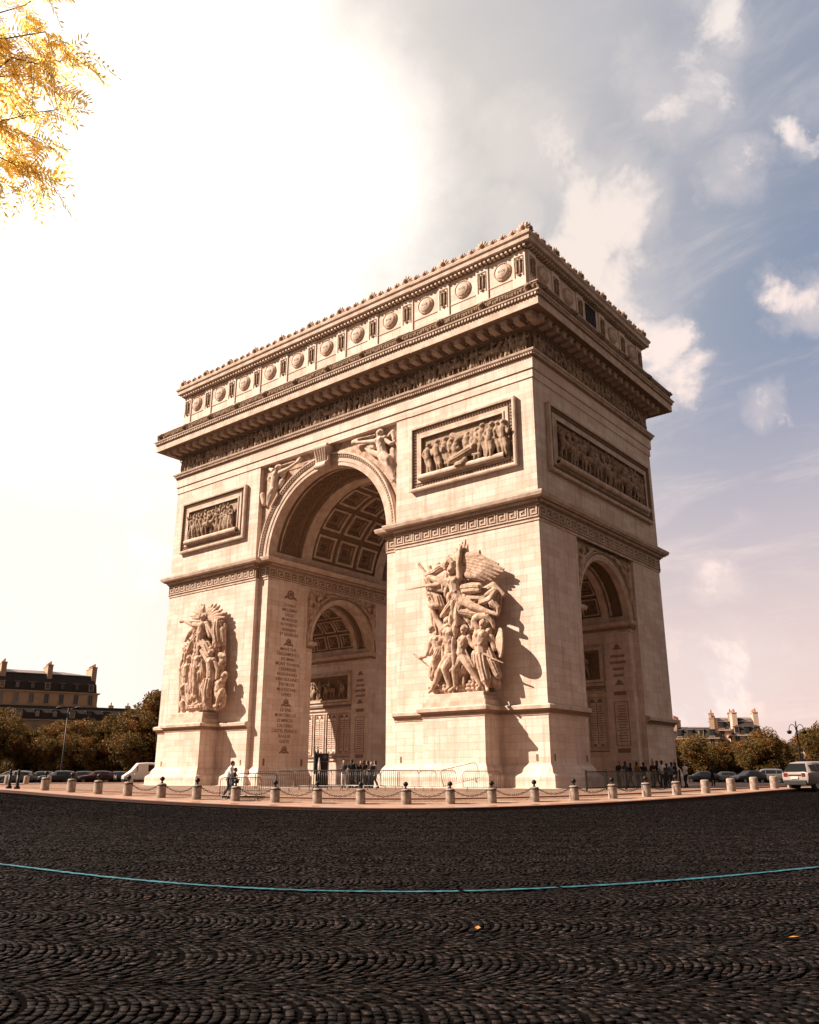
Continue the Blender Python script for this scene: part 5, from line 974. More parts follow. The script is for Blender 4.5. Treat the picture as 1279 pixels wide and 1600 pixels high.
def carve(D_, parent, base_m, voxel=.065):
    for key, chains in D_.items():
        nm = key.split('#')[0]; m_ = MB(); cl = any(k == 'c' for k, _ in chains)
        for kind, ch in chains:
            if kind == 'h':
                for p in ch: head(m_, p)
            elif kind == 'd':
                for (x_, y_, zc, r_) in ch:
                    r_ *= .8; q = MB(); q.lathe([(.01, -.14), (r_, -.12), (r_ * 1.02, .0), (r_ * .9, .05), (r_ * .85, .02), (r_ * .4, .22), (.01, .28)], n=28); m_.extend(q, Matrix.Translation((x_, y_, zc)) @ Euler((PI / 2, -.1, -.80)).to_matrix().to_4x4())
            elif kind == 'f': capsules(m_, ch, 8, .6)
            elif kind == 'c':
                capsules(m_, ch, 8)
                for a_ in (-1.35, -.75, -.2, .35, .9, 1.45):       # folds running along the cloth
                    q = []
                    for i_, p in enumerate(ch):
                        dd = Vector(ch[min(i_ + 1, len(ch) - 1)][:3]) - Vector(ch[max(i_ - 1, 0)][:3]); dd = dd.normalized() if dd.length > 1e-6 else Vector((0, 0, 1)); pr = dd.cross(Vector((0, -1, 0))); pr = pr.normalized() if pr.length > 1e-3 else Vector((1, 0, 0)); ou = pr.cross(dd)
                        o_ = (ou * math.cos(a_) + pr * math.sin(a_)) * p[3] * (.98 + .08 * math.sin(a_ * 5 + i_)); q.append((p[0] + o_.x, p[1] + o_.y, p[2] + o_.z, max(.045, p[3] * .17)))
                    capsules(m_, q, 6)
            else:
                capsules(m_, ch, 9)
                if len(ch) >= 3 and ch[0][3] < .27 and ch[1][3] > .37:      # a torso: shoulders, breast, belly
                    x_, y_, zc, r_ = ch[1]; q = ch[2]
                    for j in (-1, 1): m_.ball((x_ + j * r_ * .92, y_, zc + r_ * .45), r_ * .46, 9); m_.ball((x_ + j * r_ * .42, y_ - r_ * .62, zc + r_ * .1), r_ * .44, 9); m_.ball((q[0] + j * q[3] * .3, q[1] - q[3] * .82, q[2]), q[3] * .26, 7)
        o = fused(nm, m_, voxel, base_m, parent, 1 if nm != 'drapery_mass' else 2, fold_disp(.15, 5.5, len(key)) if nm == 'drapery_mass' else None)
for nm, key in (('sculpture_group', 'departure'), ('sculpture_group', 'triumph')):
    g = bpy.data.objects.new(nm, None); COL.objects.link(g); g.parent = arch
    g['label'] = 'winged figure with a sword over marching warriors' if key == 'departure' else 'winged trumpeter over a standing hero being crowned'
    carve(SCULPT[key], g, carved, .042)
g = bpy.data.objects.new('spandrel_reliefs', None); COL.objects.link(g); g.parent = arch
carve(SCULPT['spandrel'], g, trim, .07)
carve(SCULPT['panel'], arch, relief_m, .05)
# two plainer groups on the far side, out of sight from the road
for sx in (-1, 1):
    m_ = MB()
    for k in range(9): rr = random.Random(k + 20 * sx); x_ = sx * 15.4 + rr.uniform(-2.2, 2.2); zz_ = 8 + rr.uniform(0, 7.5); capsules(m_, [(x_, 11.4, zz_, .9), (x_ + rr.uniform(-.6, .6), 11.6, zz_ + 2.2, .6), (x_, 11.9, zz_ + 3.2, .35)], 8)
    fused('sculpture_group', m_, .15, carved, arch, 2, fold_disp(.08, 5, sx))
# ------------------------------------------------------------------ bollards and chains on the ring
def pol(r, ph): a = A0 + math.radians(ph); return r * math.cos(a), r * math.sin(a)
PHI = [-35.3, -31.4, -27.9, -24.4, -20.8, -17.3, -10.2, -6.6, -3.0, .7, 4.3, 7.8, 11.5, 15.1, 18.8, 22.3, 25.7, 29.3, 32.9, 36.6, 40.4, 44.3]
PHI.insert(6, -13.7)
mb = MB(); mb.lathe([(.24, -.15), (.243, .0), (.236, .58), (.232, .66), (.205, .70), (.16, .715), (.0, .72)], n=28)
def bollard(ball_, label):
    t = thing('stone_bollard', label, 'bollard', group='granite bollards ringing the island')
    mk('shaft', mb, granite, t, True)
    if ball_:
        m_ = MB(); m_.lathe([(.07, .70), (.07, .76), (.045, .79), (.05, .83), (.11, .87), (.135, .94), (.11, 1.01), (.04, 1.06), (.0, 1.07)], n=16); mk('ball_finial', m_, iron, t, True)
        m_ = MB(); m_.lathe([(.242, .60), (.25, .60), (.25, .64), (.242, .64)], n=24)
        mk('chain_collar', m_, iron, t, True)
    else:
        m_ = MB(); m_.tube([(-.10, .12, .72), (.02, -.02, .76), (.08, -.1, .73)], .018, 6); mk('chain_stub', m_, iron, t, True)
    return t
def ball_at(ph): return ph < 27
b1 = bollard(True, 'x'); b2 = bollard(False, 'x'); used = {1: 0, 2: 0}
def bollard_at(x_, y_, ball_, label):
    src = b1 if ball_ else b2; k = 1 if ball_ else 2; rz = math.atan2(y_, x_)
    zc = island_z(x_, y_) + .004
    if not used[k]: used[k] = 1; src.location = (x_, y_, zc); src.rotation_euler = (0, 0, rz); src['label'] = label; return src
    return copy_tree(src, (x_, y_, zc), rz, label)
ordw = ['first', 'second', 'third', 'fourth', 'fifth', 'sixth', 'seventh', 'eighth', 'ninth', 'tenth', 'eleventh', 'twelfth', 'thirteenth', 'fourteenth', 'fifteenth', 'sixteenth', 'seventeenth', 'eighteenth', 'nineteenth', 'twentieth', 'twenty-first', 'twenty-second', 'twenty-third']
where = {0: 'beside the pair of iron posts', 6: 'behind the near crowd barrier', 4: 'before the left edge of the arch', 9: 'in front of the great archway', 11: 'in front of the left edge of the big front pier', 22: 'beside the white car'}
for i, ph in enumerate(PHI):
    x_, y_ = pol(35.0, ph); bl = ball_at(ph)
    lab = ('round granite bollard with black iron ball, ' if bl else 'round granite bollard without a ball, ') + ordw[i] + ' along the kerb from the left'
    bollard_at(x_, y_, bl, lab)
links = MB()
def link_mb(axis):
    m_ = MB(); n_ = 10
    pts = [(.075 * math.cos(2 * PI * k / n_), .042 * math.sin(2 * PI * k / n_)) for k in range(n_ + 1)]
    m_.tube([(p, q if axis == 0 else 0, 0 if axis == 0 else q) for p, q in pts], .014, 5); return m_
LK = [link_mb(0), link_mb(1)]
def chain(pa, pb, sag, label):
    pa, pb = Vector(pa), Vector(pb); L = (pb - pa).length; n_ = max(8, int(L * 1.06 / .125)); m_ = MB()
    pts = [pa.lerp(pb, k / n_) - Vector((0, 0, 4 * sag * (k / n_) * (1 - k / n_))) for k in range(n_ + 1)]
    for k in range(n_):
        d = pts[k + 1] - pts[k]; M = d.to_track_quat('X', 'Z').to_matrix().to_4x4(); M.translation = (pts[k] + pts[k + 1]) / 2 - pa; m_.extend(LK[k % 2], M)
    o = mk('iron_chain', m_, iron, None, True); o.location = pa
    return tag(o, label, 'chain', 'iron chains hung between the bollards')
for i in range(3, 17):
    if PHI[i + 1] > 27: break
    (xa, ya), (xb, yb) = pol(35, PHI[i]), pol(35, PHI[i + 1]); za, zb = island_z(xa, ya) + .76, island_z(xb, yb) + .76
    chain((xa, ya, za), (xb, yb, zb), .42, 'black iron chain sagging between the %s and %s bollards from the left' % (ordw[i], ordw[i + 1]))
# the far side of the ring, glimpsed left of the arch
for k, ph in enumerate((-64, -71, -78, -85, -92, -99)):
    x_, y_ = pol(33.9, ph); bollard_at(x_, y_, False, 'small far granite bollard across the island, %s behind the iron posts at left' % ordw[k])
# pair of slim iron posts at the far left
def iron_post():
    t = thing('iron_post', 'x', 'post', group='pair of slim black iron posts at the far left')
    m_ = MB(); m_.lathe([(.17, -.05), (.17, .10), (.12, .18), (.09, .3), (.085, .82)], n=12); mk('shaft', m_, iron, t, True)
    m_ = MB(); m_.lathe([(.085, .82), (.11, .84), (.11, .88), (.07, .92), (.085, 1.0), (.06, 1.08), (.0, 1.12)], n=12); mk('finial', m_, iron, t, True); return t
p0 = iron_post(); x_, y_ = pol(35.3, -39.3); p0.location = (x_, y_, island_z(x_, y_)); p0['label'] = 'slim black iron post, right one of the pair at far left'
x_, y_ = pol(35.3, -40.9); copy_tree(p0, (x_, y_, island_z(x_, y_)), 0, 'slim black iron post, left one of the pair at far left')

# ------------------------------------------------------------------ crowd barriers
def barrier():
    t = thing('crowd_barrier', 'x', 'barrier', group='steel crowd barriers before the arch')
    m_ = MB(); L, z0, z1, r_ = 1.1, .22, 1.12, .2
    fr = [(-L, 0, z0), (-L, 0, z1 - r_)] + [(-L + r_ - r_ * math.cos(a), 0, z1 - r_ + r_ * math.sin(a)) for a in (.5, 1.05)] + [(-L + r_, 0, z1), (L - r_, 0, z1)] + [(L - r_ + r_ * math.sin(a), 0, z1 - r_ + r_ * math.cos(a)) for a in (.5, 1.05)] + [(L, 0, z1 - r_), (L, 0, z0), (-L, 0, z0)]
    m_.tube(fr, .021, 6); mk('frame', m_, galv, t, True)
    m_ = MB()
    for k in range(1, 18): u = -L + 2 * L * k / 18; m_.tube([(u, 0, z0), (u, 0, z1 - .01)], .008, 4)
    mk('bars', m_, galv, t, True)
    for sg in (-1, 1):
        m_ = MB(); m_.tube([(sg * .85, 0, z0), (sg * .85, 0, .12)], .02, 6); m_.tube([(sg * .85, -.32, .0), (sg * .85, -.2, .10), (sg * .85, 0, .14), (sg * .85, .2, .10), (sg * .85, .32, 0)], .02, 6); mk('foot', m_, galv, t, True)
    return t
bar0 = barrier(); first = True
def ray(px, py):
    R_ = Vector((math.sin(YAW), -math.cos(YAW), 0)); U_ = R_.cross(fwd); return (fwd + R_ * (px - 640) / 1300.73 + U_ * (800 - py) / 1300.73)
def spot(px, dist):
    "ground point in the plan direction of photo column px, dist metres from the viewpoint"
    d = ray(px, 1215); d = Vector((d.x, d.y)).normalized(); x_, y_ = CAM.x + d.x * dist, CAM.y + d.y * dist; return x_, y_, gz(x_, y_)
BAR = [(378, 46.2, -.1, 'in front of the other barriers, by the two people'), (403, 49, .25, 'second from the left, left of the stairs'), (430, 51, 0, 'before the left pier jamb'), (462, 52, .05, 'before the inner corner of the left pier'),
       (491, 53, 0, 'in front of the dark booth'), (513, 52, .3, 'turned slightly, right of the dark booth'), (540, 54, 0, 'before the standing tourists'), (567, 53, -.1, 'right of the tourists in the archway'), (597, 53, 0, 'at the left foot of the near pier'),
       (625, 52, .02, 'before the plinth of the near pier, left part'), (652, 51.8, .02, 'before the plinth of the near pier, centre'), (683, 51.5, .0, 'left of the tipped barrier'), (722, 51.5, .0, 'tipped up on its end, leaning on its neighbour'), (752, 51.2, .05, 'right of the tipped barrier')]
for k, (px, ds, rz, tx) in enumerate(BAR):
    x_, y_, zc = spot(px, ds); rot = YAW - PI / 2 + rz
    if k == 0: o = bar0; o.location = (x_, y_, zc); o.rotation_euler = (0, 0, rot)
    else: o = copy_tree(bar0, (x_, y_, zc), rot)
    o['label'] = 'grey steel crowd barrier ' + tx
    if k == 12: o.rotation_euler = (0, -.22, rot); o.location.z = zc + .28
# dark low railing to the right of the near pier
def railing(px0, d0, px1, d1, label):
    a, b = spot(px0, d0), spot(px1, d1); L = math.hypot(b[0] - a[0], b[1] - a[1]); t = thing('metal_railing', label, 'railing', a, math.atan2(b[1] - a[1], b[0] - a[0]), 'dark railings on the right')
    dz = (b[2] - a[2]) / L; m_ = MB()
    for z_ in (1.08, .15): m_.tube([(0, 0, z_), (L, 0, z_ + dz * L)], .028, 6)
    mk('rail', m_, iron, t, True); m_ = MB(); n_ = int(L / .115)
    for k in range(n_ + 1): u = L * k / n_; m_.box((u - .012, -.012, .1 + dz * u), (u + .012, .012, 1.08 + dz * u))
    mk('bars', m_, iron, t)
    for k in range(3): u = L * k / 2; m_ = MB(); m_.box((u - .04, -.04, -.1 + dz * u), (u + .04, .04, 1.2 + dz * u)); mk('post', m_, iron, t)
railing(915, 53.0, 976, 56.5, 'dark upright-barred railing right of the near pier plinth'); railing(977, 56.6, 1062, 62, 'dark upright-barred railing in front of the people at right')

# ------------------------------------------------------------------ people
skin = mat('skin', (.42, .26, .18), .6); hair_m = mat('dark_hair', (.025, .018, .014), .7)
CL = {k: mat(k + '_cloth', v, .9, (30, .004)) for k, v in dict(white=(.75, .70, .66), black=(.02, .02, .022), grey=(.05, .046, .045), navy=(.012, .015, .03), denim=(.035, .045, .07), red=(.06, .015, .012), ochre=(.20, .11, .03), pale_blue=(.20, .26, .34), brown=(.03, .018, .013)).items()}
def person_meshes(pose, seed):
    R_ = random.Random(seed); st = .05 if pose == 'stand' else .24; lean = .0 if pose != 'lean' else .10
    hip = (0, 0, .93); ch = (lean, 0, 1.36); nk = (lean * 1.3, 0, 1.50); hd = (lean * 1.8 + .01, 0, 1.64)
    la = [(0, .09, .90), (.10 if st > .1 else .02, .10, .50), (st - .05, .10, .09)]; ra = [(0, -.09, .90), (.04, -.10, .50), (-st * .8, -.10, .11)]
    if pose == 'lean': arms = [[(lean, .19, 1.42), (.14, .24, 1.15), (.34, .20, 1.08)], [(lean, -.19, 1.42), (.16, -.24, 1.16), (.36, -.18, 1.10)]]
    elif pose == 'stand': arms = [[(0, .19, 1.42), (-.02, .26, 1.14), (.10, .24, .92)], [(0, -.19, 1.42), (.0, -.25, 1.16), (.20, -.12, 1.22)]]
    else: arms = [[(0, .19, 1.42), (.10, .25, 1.16), (.26, .24, 1.02)], [(0, -.19, 1.42), (-.10, -.25, 1.16), (-.14, -.25, .92)]]
    body = MB(); capsules(body, [(*hd[:2], hd[2] - .02, .088), (*hd[:2], hd[2] + .03, .095)], 10); capsules(body, [(*nk, .055), (hd[0], 0, 1.56, .055)], 8); body.ball((hd[0] + .095, 0, hd[2] - .01), .018, 6); body.ball((hd[0] + .06, 0, hd[2] - .075), .035, 6)
    for s_ in (-1, 1): body.ball((hd[0], s_ * .09, hd[2] - .005), .022, 6)
    capsules(body, [(*ch, .14), (*hip, .13)], 10)
    for a in arms:
        capsules(body, [(*a[0], .05), (*a[1], .042), (*a[2], .03)], 8); d = (Vector(a[2]) - Vector(a[1])).normalized(); h_ = Vector(a[2]) + d * .06; capsules(body, [(*a[2], .03), (*h_, .036)], 8)
        for k in range(4): o = Vector((0, 0, .0)) + Vector((0, (k - 1.5) * .019, 0)); e = h_ + o + d * (.07 - .008 * abs(k - 1)); body.tube([h_ + o, e, e + Vector((0, 0, -.02))], [.010, .009, .007], 5)
        body.tube([h_ + Vector((0, -.03, 0)), h_ + Vector((0, -.05, -.01)) + d * .03], [.011, .008], 5)
    for l_ in (la, ra): capsules(body, [(*l_[0], .085), (*l_[1], .055), (*l_[2], .036)], 8)
    top = MB(); capsules(top, [(ch[0], .10, ch[2] + .02, .105), (ch[0], -.10, ch[2] + .02, .105)], 10); capsules(top, [(*ch, .165), (hip[0], hip[1], 1.12, .145), (*hip, .158)], 10)
    for a in arms: capsules(top, [(*a[0], .072), (*[(p + q) / 2 for p, q in zip(a[0], a[1])], .066)] if R_.random() < .5 else [(*a[0], .072), (*a[1], .058), (*[(p * .8 + q * .2) for p, q in zip(a[2], a[1])], .045)], 8)
    leg = MB(); capsules(leg, [(0, 0, .92, .155)], 10)
    for l_ in (la, ra): capsules(leg, [(*l_[0], .105), (*l_[1], .075), (*l_[2], .062)], 8)
    hr = MB(); capsules(hr, [(hd[0] - .03, 0, hd[2] + .045, .108)], 10); capsules(hr, [(hd[0] - .05, 0, hd[2], .09), (hd[0] - .06, 0, hd[2] - (.16 if R_.random() < .5 else .04), .06)], 8)
    sho = MB()
    for l_ in (la, ra): sho.tube([(l_[2][0] - .07, l_[2][1], .05), (l_[2][0] + .06, l_[2][1], .055), (l_[2][0] + .19, l_[2][1], .035)], [.05, .052, .03], 8)
    return {k: fused(k, m_, v, None, smooth_it=1) for k, m_, v in (('body', body, .016), ('shirt', top, .026), ('trousers', leg, .026), ('hair', hr, .022), ('shoes', sho, .02))}
PM = {p: person_meshes(p, k + 3) for k, p in enumerate(('stand', 'walk', 'lean'))}
PMc = {}
def person(px, dist, pose, top, leg, face, label, h=1.0, group='visitors round the foot of the arch', gzv=None):
    x_, y_, zc = spot(px, dist); t = thing('person', label, 'person', (x_, y_, zc if gzv is None else gzv), YAW + face, group); t.scale = (h, h, h)
    for part, m_ in (('body', skin), ('shirt', CL[top]), ('trousers', CL[leg]), ('hair', hair_m), ('shoes', CL['black'])):
        key = (pose, part, m_.name)
        if key not in PMc: me = PM[pose][part].copy(); me.materials.append(m_); me.polygons.foreach_set('use_smooth', [True] * len(me.polygons)); PMc[key] = me
        o = bpy.data.objects.new(part, PMc[key]); COL.objects.link(o); o.parent = t
    return t
person(358, 47.6, 'lean', 'white', 'grey', -1.5, 'person in a white shirt leaning over the near crowd barrier', 1.05, None)
person(364, 46.9, 'lean', 'black', 'denim', -1.4, 'person in dark clothes bending beside the white-shirted one at the barrier', .88, None)
vis = [(538, 60, 'stand', 'grey', 'white', 2.9, 'person in a grey top standing alone in the archway'), (550, 58, 'stand', 'black', 'black', .4, 'tall person in black under the archway'), (553.5, 60, 'walk', 'brown', 'black', 1.4, 'person in brown close behind the tall one in black'),
       (560, 58, 'stand', 'navy', 'black', -2, 'person in navy in the archway group'), (565, 61, 'stand', 'red', 'denim', 2, 'person in a dull red top in the archway group'), (569, 58, 'walk', 'black', 'grey', 0, 'person in black walking near the lit wall'),
       (575, 59, 'stand', 'grey', 'black', 1, 'person in grey before the shaded jamb'), (581, 57.5, 'stand', 'brown', 'navy', 3, 'person in brown before the shaded jamb'), (587, 58, 'walk', 'pale_blue', 'grey', 1, 'person in pale blue nearest the near pier'),
       (967, 62, 'stand', 'black', 'black', 2, 'person in black at the railing, leftmost on the right side'), (977, 63, 'stand', 'grey', 'black', .5, 'person in grey second along the right railing'), (985, 64, 'walk', 'navy', 'denim', 1, 'person in navy third along the right railing'),
       (996, 63, 'stand', 'ochre', 'black', -1, 'person in an ochre jacket at the right railing'), (1006, 64, 'stand', 'black', 'navy', 0, 'person in black right of the ochre jacket'), (1020, 64, 'stand', 'red', 'black', 2, 'person in a dull red top at the right railing'),
       (1027, 65, 'walk', 'navy', 'grey', 1, 'tall person in navy behind the railing at right'), (1035, 64, 'stand', 'white', 'denim', -.5, 'person in white near the right end of the railing'), (1050, 66, 'stand', 'pale_blue', 'black', .2, 'person in pale blue by the corner of the arch'),
       (1055, 65, 'walk', 'black', 'black', 1.2, 'person in black at the corner of the arch'), (1071, 64, 'walk', 'white', 'navy', 2.0, 'person in a white top walking clear of the arch at right'), (1113, 78, 'stand', 'black', 'black', 0, 'distant person in black under the trees at right'), (1042, 64, 'stand', 'grey', 'black', .2, 'person in grey between the white and pale blue tops')]
rr = random.Random(2)
for v in vis: person(*v, rr.uniform(.92, 1.04))

# ------------------------------------------------------------------ booth and furled flags in the archway
x_, y_, zc = spot(504, 61.5)
t = thing('guard_booth', 'dark upright booth standing in the great archway', 'booth', (x_, y_, zc), YAW - PI / 2)
bk = mat('black_paint', (.022, .018, .017), .5); m_ = MB(); m_.box((-.42, -.4, 0), (.42, .4, 1.72)); mk('cabin', m_, bk, t, bevel=.02)
m_ = MB(); m_.box((-.45, -.43, 1.77), (.45, .43, 2.3)); mk('lantern_box', m_, bk, t, bevel=.02); m_ = MB(); m_.box((-.43, -.42, 1.71), (.43, .42, 1.78)); mk('band', m_, galv, t)
for s_ in (-1, 1):
    m_ = MB(); m_.tube([(s_ * .21, -.445, 2.04), (s_ * .21, -.42, 2.04)], .14, 16); mk('lamp_glass', m_, mat('smoked_glass', (.10, .08, .07), .2), t)
for k, (px, col) in enumerate(((491.5, 'navy'), (496, 'white'))):
    x_, y_, zc = spot(px, 61); t = thing('furled_flag', '%s furled flag on a pole beside the dark booth' % ('leftmost dark' if k == 0 else 'pale and dark striped'), 'flag', (x_, y_, zc), YAW - PI / 2, 'furled flags by the booth')
    m_ = MB(); m_.tube([(0, 0, 0), (0, 0, 2.65)], .025, 6); m_.ball((0, 0, 2.7), .05, 6); mk('pole', m_, iron, t, True)
    m_ = MB(); m_.tube([(0, 0, 2.5), (.04, 0, 2.2), (.07, .02, 1.7), (.10, 0, 1.2), (.08, 0, .9)], [.05, .11, .14, .17, .06], 8); mk('cloth', m_, CL['black'], t, True)
    if k: m_ = MB(); m_.tube([(.10, -.05, 2.0), (.14, -.08, 1.2), (.12, -.06, .95)], [.06, .12, .05], 8); mk('pale_fold', m_, CL['white'], t, True)

# ------------------------------------------------------------------ vehicles
glass = mat('car_glass', (.012, .013, .014), .08, spec=.6); rub = mat('tyre_rubber', (.015, .015, .015), .85); rim_m = mat('alloy_rim', (.35, .34, .33), .3, metal=.8)
redl = mat('tail_lamp_red', (.12, .012, .01), .25); clearl = mat('head_lamp', (.6, .58, .55), .2); plast = mat('black_plastic', (.02, .02, .02), .6)
def paint(name, c): return mat(name, c, .28, None, (3, .3, tuple(q * .8 for q in c)), spec=.5)
P_white = paint('white_paint', (.70, .62, .57)); P_shaded_white = paint('shaded_white_paint', (.30, .245, .22)); P_black = paint('black_paint_car', (.015, .015, .018)); P_grey = paint('grey_paint', (.04, .04, .042)); P_silver = paint('silver_paint', (.15, .14, .14)); P_red = paint('dark_red_paint', (.035, .006, .006))  # off-road car: white paint darkened, its shade put into the colour
SHP = {  # stations along x (front +): (x, half width low, sill z, shoulder z, half width at shoulder, roof z, half width roof)
 'suv': dict(L=4.3, st=[(-2.15, .80, .45, .95, .84, .98, .74), (-2.12, .86, .38, 1.02, .93, 1.08, .74), (-1.80, .90, .34, 1.04, .95, 1.60, .60), (-1.2, .91, .32, 1.02, .95, 1.68, .60), (0, .91, .32, 1.02, .93, 1.68, .61), (.45, .90, .32, 1.02, .91, 1.60, .66), (1.05, .90, .32, 1.02, .90, 1.08, .74), (1.85, .88, .34, .98, .87, 1.0, .72), (2.12, .80, .40, .85, .78, .88, .62)], wr=.35, wx=(-1.33, 1.33)),
 'car': dict(L=4.2, st=[(-2.1, .76, .42, .85, .80, .88, .66), (-2.02, .84, .35, .92, .85, .97, .68), (-1.5, .86, .28, .94, .87, 1.36, .60), (-.8, .87, .26, .92, .88, 1.44, .60), (.1, .87, .26, .92, .88, 1.42, .60), (.95, .86, .26, .90, .87, .96, .70), (1.8, .84, .30, .82, .82, .85, .66), (2.1, .72, .36, .68, .70, .70, .56)], wr=.31, wx=(-1.3, 1.3)),
 'van': dict(L=5.4, st=[(-2.7, .90, .45, 1.2, .94, 2.25, .84), (-2.62, .96, .38, 1.2, .98, 2.38, .86), (0, .98, .36, 1.2, 1.0, 2.42, .86), (1.1, .98, .36, 1.2, 1.0, 2.36, .84), (1.75, .97, .36, 1.15, .98, 1.55, .84), (2.4, .94, .38, 1.02, .93, 1.06, .82), (2.7, .84, .42, .85, .82, .88, .7)], wr=.34, wx=(-1.7, 1.75))}
def car(kind, pm_, x_, y_, zc, rz, label, name='parked_car', cat='car', group=None):
    sp = SHP[kind]; st = sp['st']; t = thing(name, label, cat, (x_, y_, zc), rz, group); secs = []
    for (sx_, wl_, z0, zs, ws_, zr, wr_) in st:
        h_ = [(-wl_ * .92, z0), (-wl_, z0 + .10), (-ws_, (z0 + zs) / 2 + .05), (-ws_ * .985, zs), (-wr_ - .04, zr - .07), (-wr_ + .10, zr), (wr_ - .10, zr), (wr_ + .04, zr - .07), (ws_ * .985, zs), (ws_, (z0 + zs) / 2 + .05), (wl_, z0 + .10), (wl_ * .92, z0)]
        secs.append([(sx_, q, w_) for q, w_ in h_])
    m_ = MB(); k = 12; vs = [p for s_ in secs for p in s_]; fs = []
    for i in range(len(secs) - 1):
        for j in range(k): fs.append((i * k + j, i * k + (j + 1) % k, (i + 1) * k + (j + 1) % k, (i + 1) * k + j))
    fs += [tuple(range(k - 1, -1, -1)), tuple(range((len(secs) - 1) * k, len(secs) * k))]; m_.add(vs, fs)
    o = mk('body', m_, pm_, t, True); b = o.modifiers.new('bevel', 'BEVEL'); b.width = .03; b.segments = 2
    # side, rear and front glass lying 6 mm proud of the body skin
    def gl(pts, nm): m2 = MB(); m2.add(pts, [tuple(range(len(pts)))]); mk(nm, m2, glass, t)
    def P_(i, j, e=.012): q = secs[i][j]; return Vector((q[0], q[1] + (e if q[1] > 0 else -e), q[2]))
    gi = [i for i, s_ in enumerate(st) if s_[5] - s_[3] > .3]
    for a, b2 in ((3, 4), (8, 7)):
        for ia, ib in zip(gi, gi[1:]):
            if kind == 'van' and ib != gi[-1] and ia != gi[0] + 1: continue
            q = [P_(ia, a).lerp(P_(ia, b2), .12), P_(ib, a).lerp(P_(ib, b2), .12), P_(ib, a).lerp(P_(ib, b2), .86), P_(ia, a).lerp(P_(ia, b2), .86)]; c_ = sum(q, Vector()) / 4; q = [c_ + (v - c_) * .93 for v in q]; gl(q, 'side_window')
    i1 = gi[-1]; q = [P_(i1 + 1, 4, -.05), P_(i1 + 1, 7, -.05), P_(i1, 7, -.07), P_(i1, 4, -.07)]; q = [v + Vector((.02, 0, .02)) for v in q]; gl(q, 'windscreen')
    if kind != 'van': q = [P_(1, 3, -.12), P_(1, 8, -.12), P_(2, 7, -.08), P_(2, 4, -.08)]; q = [v + Vector((-.03, 0, .03)) for v in q]; q[0].z = q[1].z = st[1][3] + .08; gl(q, 'rear_window')
    xe, xf = st[0][0], st[-1][0]
    for s_ in (-1, 1):
        for wx in sp['wx']:
            m2 = MB(); yw = s_ * (st[2][1] - .02); r_ = sp['wr']; m2.tube([(wx, yw - s_ * .22, r_), (wx, yw + s_ * .01, r_)], r_, 24); wh = mk('wheel', m2, rub, t); m3 = MB(); m3.tube([(wx, yw, r_), (wx, yw + s_ * .02, r_)], r_ * .64, 16); mk('rim', m3, rim_m, wh)
            m3 = MB(); m3.tube([(wx, yw - s_ * .2, r_), (wx, yw - s_ * -.004, r_)], r_ + .055, 20); mk('wheel_arch', m3, plast, t)
        m2 = MB(); m2.box((xe - .02, s_ * .62 - .13, .80), (xe + .14, s_ * .62 + .17 * (1 if s_ > 0 else .76), 1.02)); mk('tail_light', m2, redl, t, bevel=.02)
        m2 = MB(); m2.box((xf - .25, s_ * .55 - .14, .62), (xf + .015, s_ * .55 + .14, .76)); mk('headlight', m2, clearl, t, bevel=.02)
        m2 = MB(); m2.ball((.75 if kind != 'van' else 1.5, s_ * (st[2][4] + .10), 1.05), .1, 8, sc=(.6, 1, .8)); mk('wing_mirror', m2, pm_, t, True)
    m2 = MB(); m2.box((xe - .06, -.80, .34), (xe + .15, .80, .62)); mk('rear_bumper', m2, plast, t, bevel=.04); m2 = MB(); m2.box((xe - .06, -.26, .70), (xe, .26, .81)); mk('number_plate', m2, clearl, t)
    m2 = MB(); m2.box((xf - .1, -.66, .36), (xf + .04, .66, .52)); mk('front_bumper', m2, plast, t, bevel=.04)
    if kind == 'suv':
        for s_ in (-1, 1): m2 = MB(); m2.tube([(-1.7, s_ * .60, 1.70), (-1.6, s_ * .60, 1.78), (.1, s_ * .60, 1.78), (.25, s_ * .60, 1.70)], .02, 6); mk('roof_rail', m2, plast, t, True)
        m2 = MB(); m2.box((xe - .03, -.45, .86), (xe + .1, .45, .93)); mk('tailgate_trim', m2, plast, t)
    return t
x_, y_, zc = spot(1281, 58)
car('suv', P_shaded_white, x_, y_, island_z(x_, y_) if math.hypot(x_, y_) < RK else road_z(x_, y_), YAW - 1.12, 'white off-road car seen from behind at the right edge of the road', 'parked_car')

x_, y_, zc = spot(228, 112); car('van', P_white, x_, y_, zc, YAW + 2.05, 'white van parked behind the left foot of the arch', 'white_van', 'van')
for px, ds, kind, pm_, rz, lab in ((14, 118, 'car', P_grey, 1.7, 'grey car beyond the iron posts at the far left'), (26, 112, 'car', P_silver, 1.8, 'silver-roofed car beyond the iron posts, right of the grey one'), (62, 120, 'car', P_black, 1.6, 'black car beyond the first bollard'), (92, 108, 'car', P_grey, 1.75, 'dark grey car between the first two bollards'),
                          (125, 116, 'car', P_black, 1.6, 'black car between the second and third bollards'), (152, 110, 'car', P_red, 1.7, 'dark red car behind the third bollard'), (182, 118, 'car', P_black, 1.5, 'black car left of the white van'),
                          (1094, 116, 'car', P_black, 1.4, 'black car under the trees right of the arch'), (1128, 124, 'car', P_grey, 1.3, 'grey car under the trees at right'), (1196, 112, 'suv', P_silver, 1.2, 'silver roofed car beyond the bollards at right'), (1168, 108, 'car', P_black, 2.0, 'black car beside the silver roofed one'), (1222, 122, 'car', P_black, 1.4, 'black car behind the white off-road car')):
    x_, y_, zc = spot(px, ds); car(kind, pm_, x_, y_, zc, YAW + rz, lab, 'parked_car', 'car', 'cars circling beyond the arch')

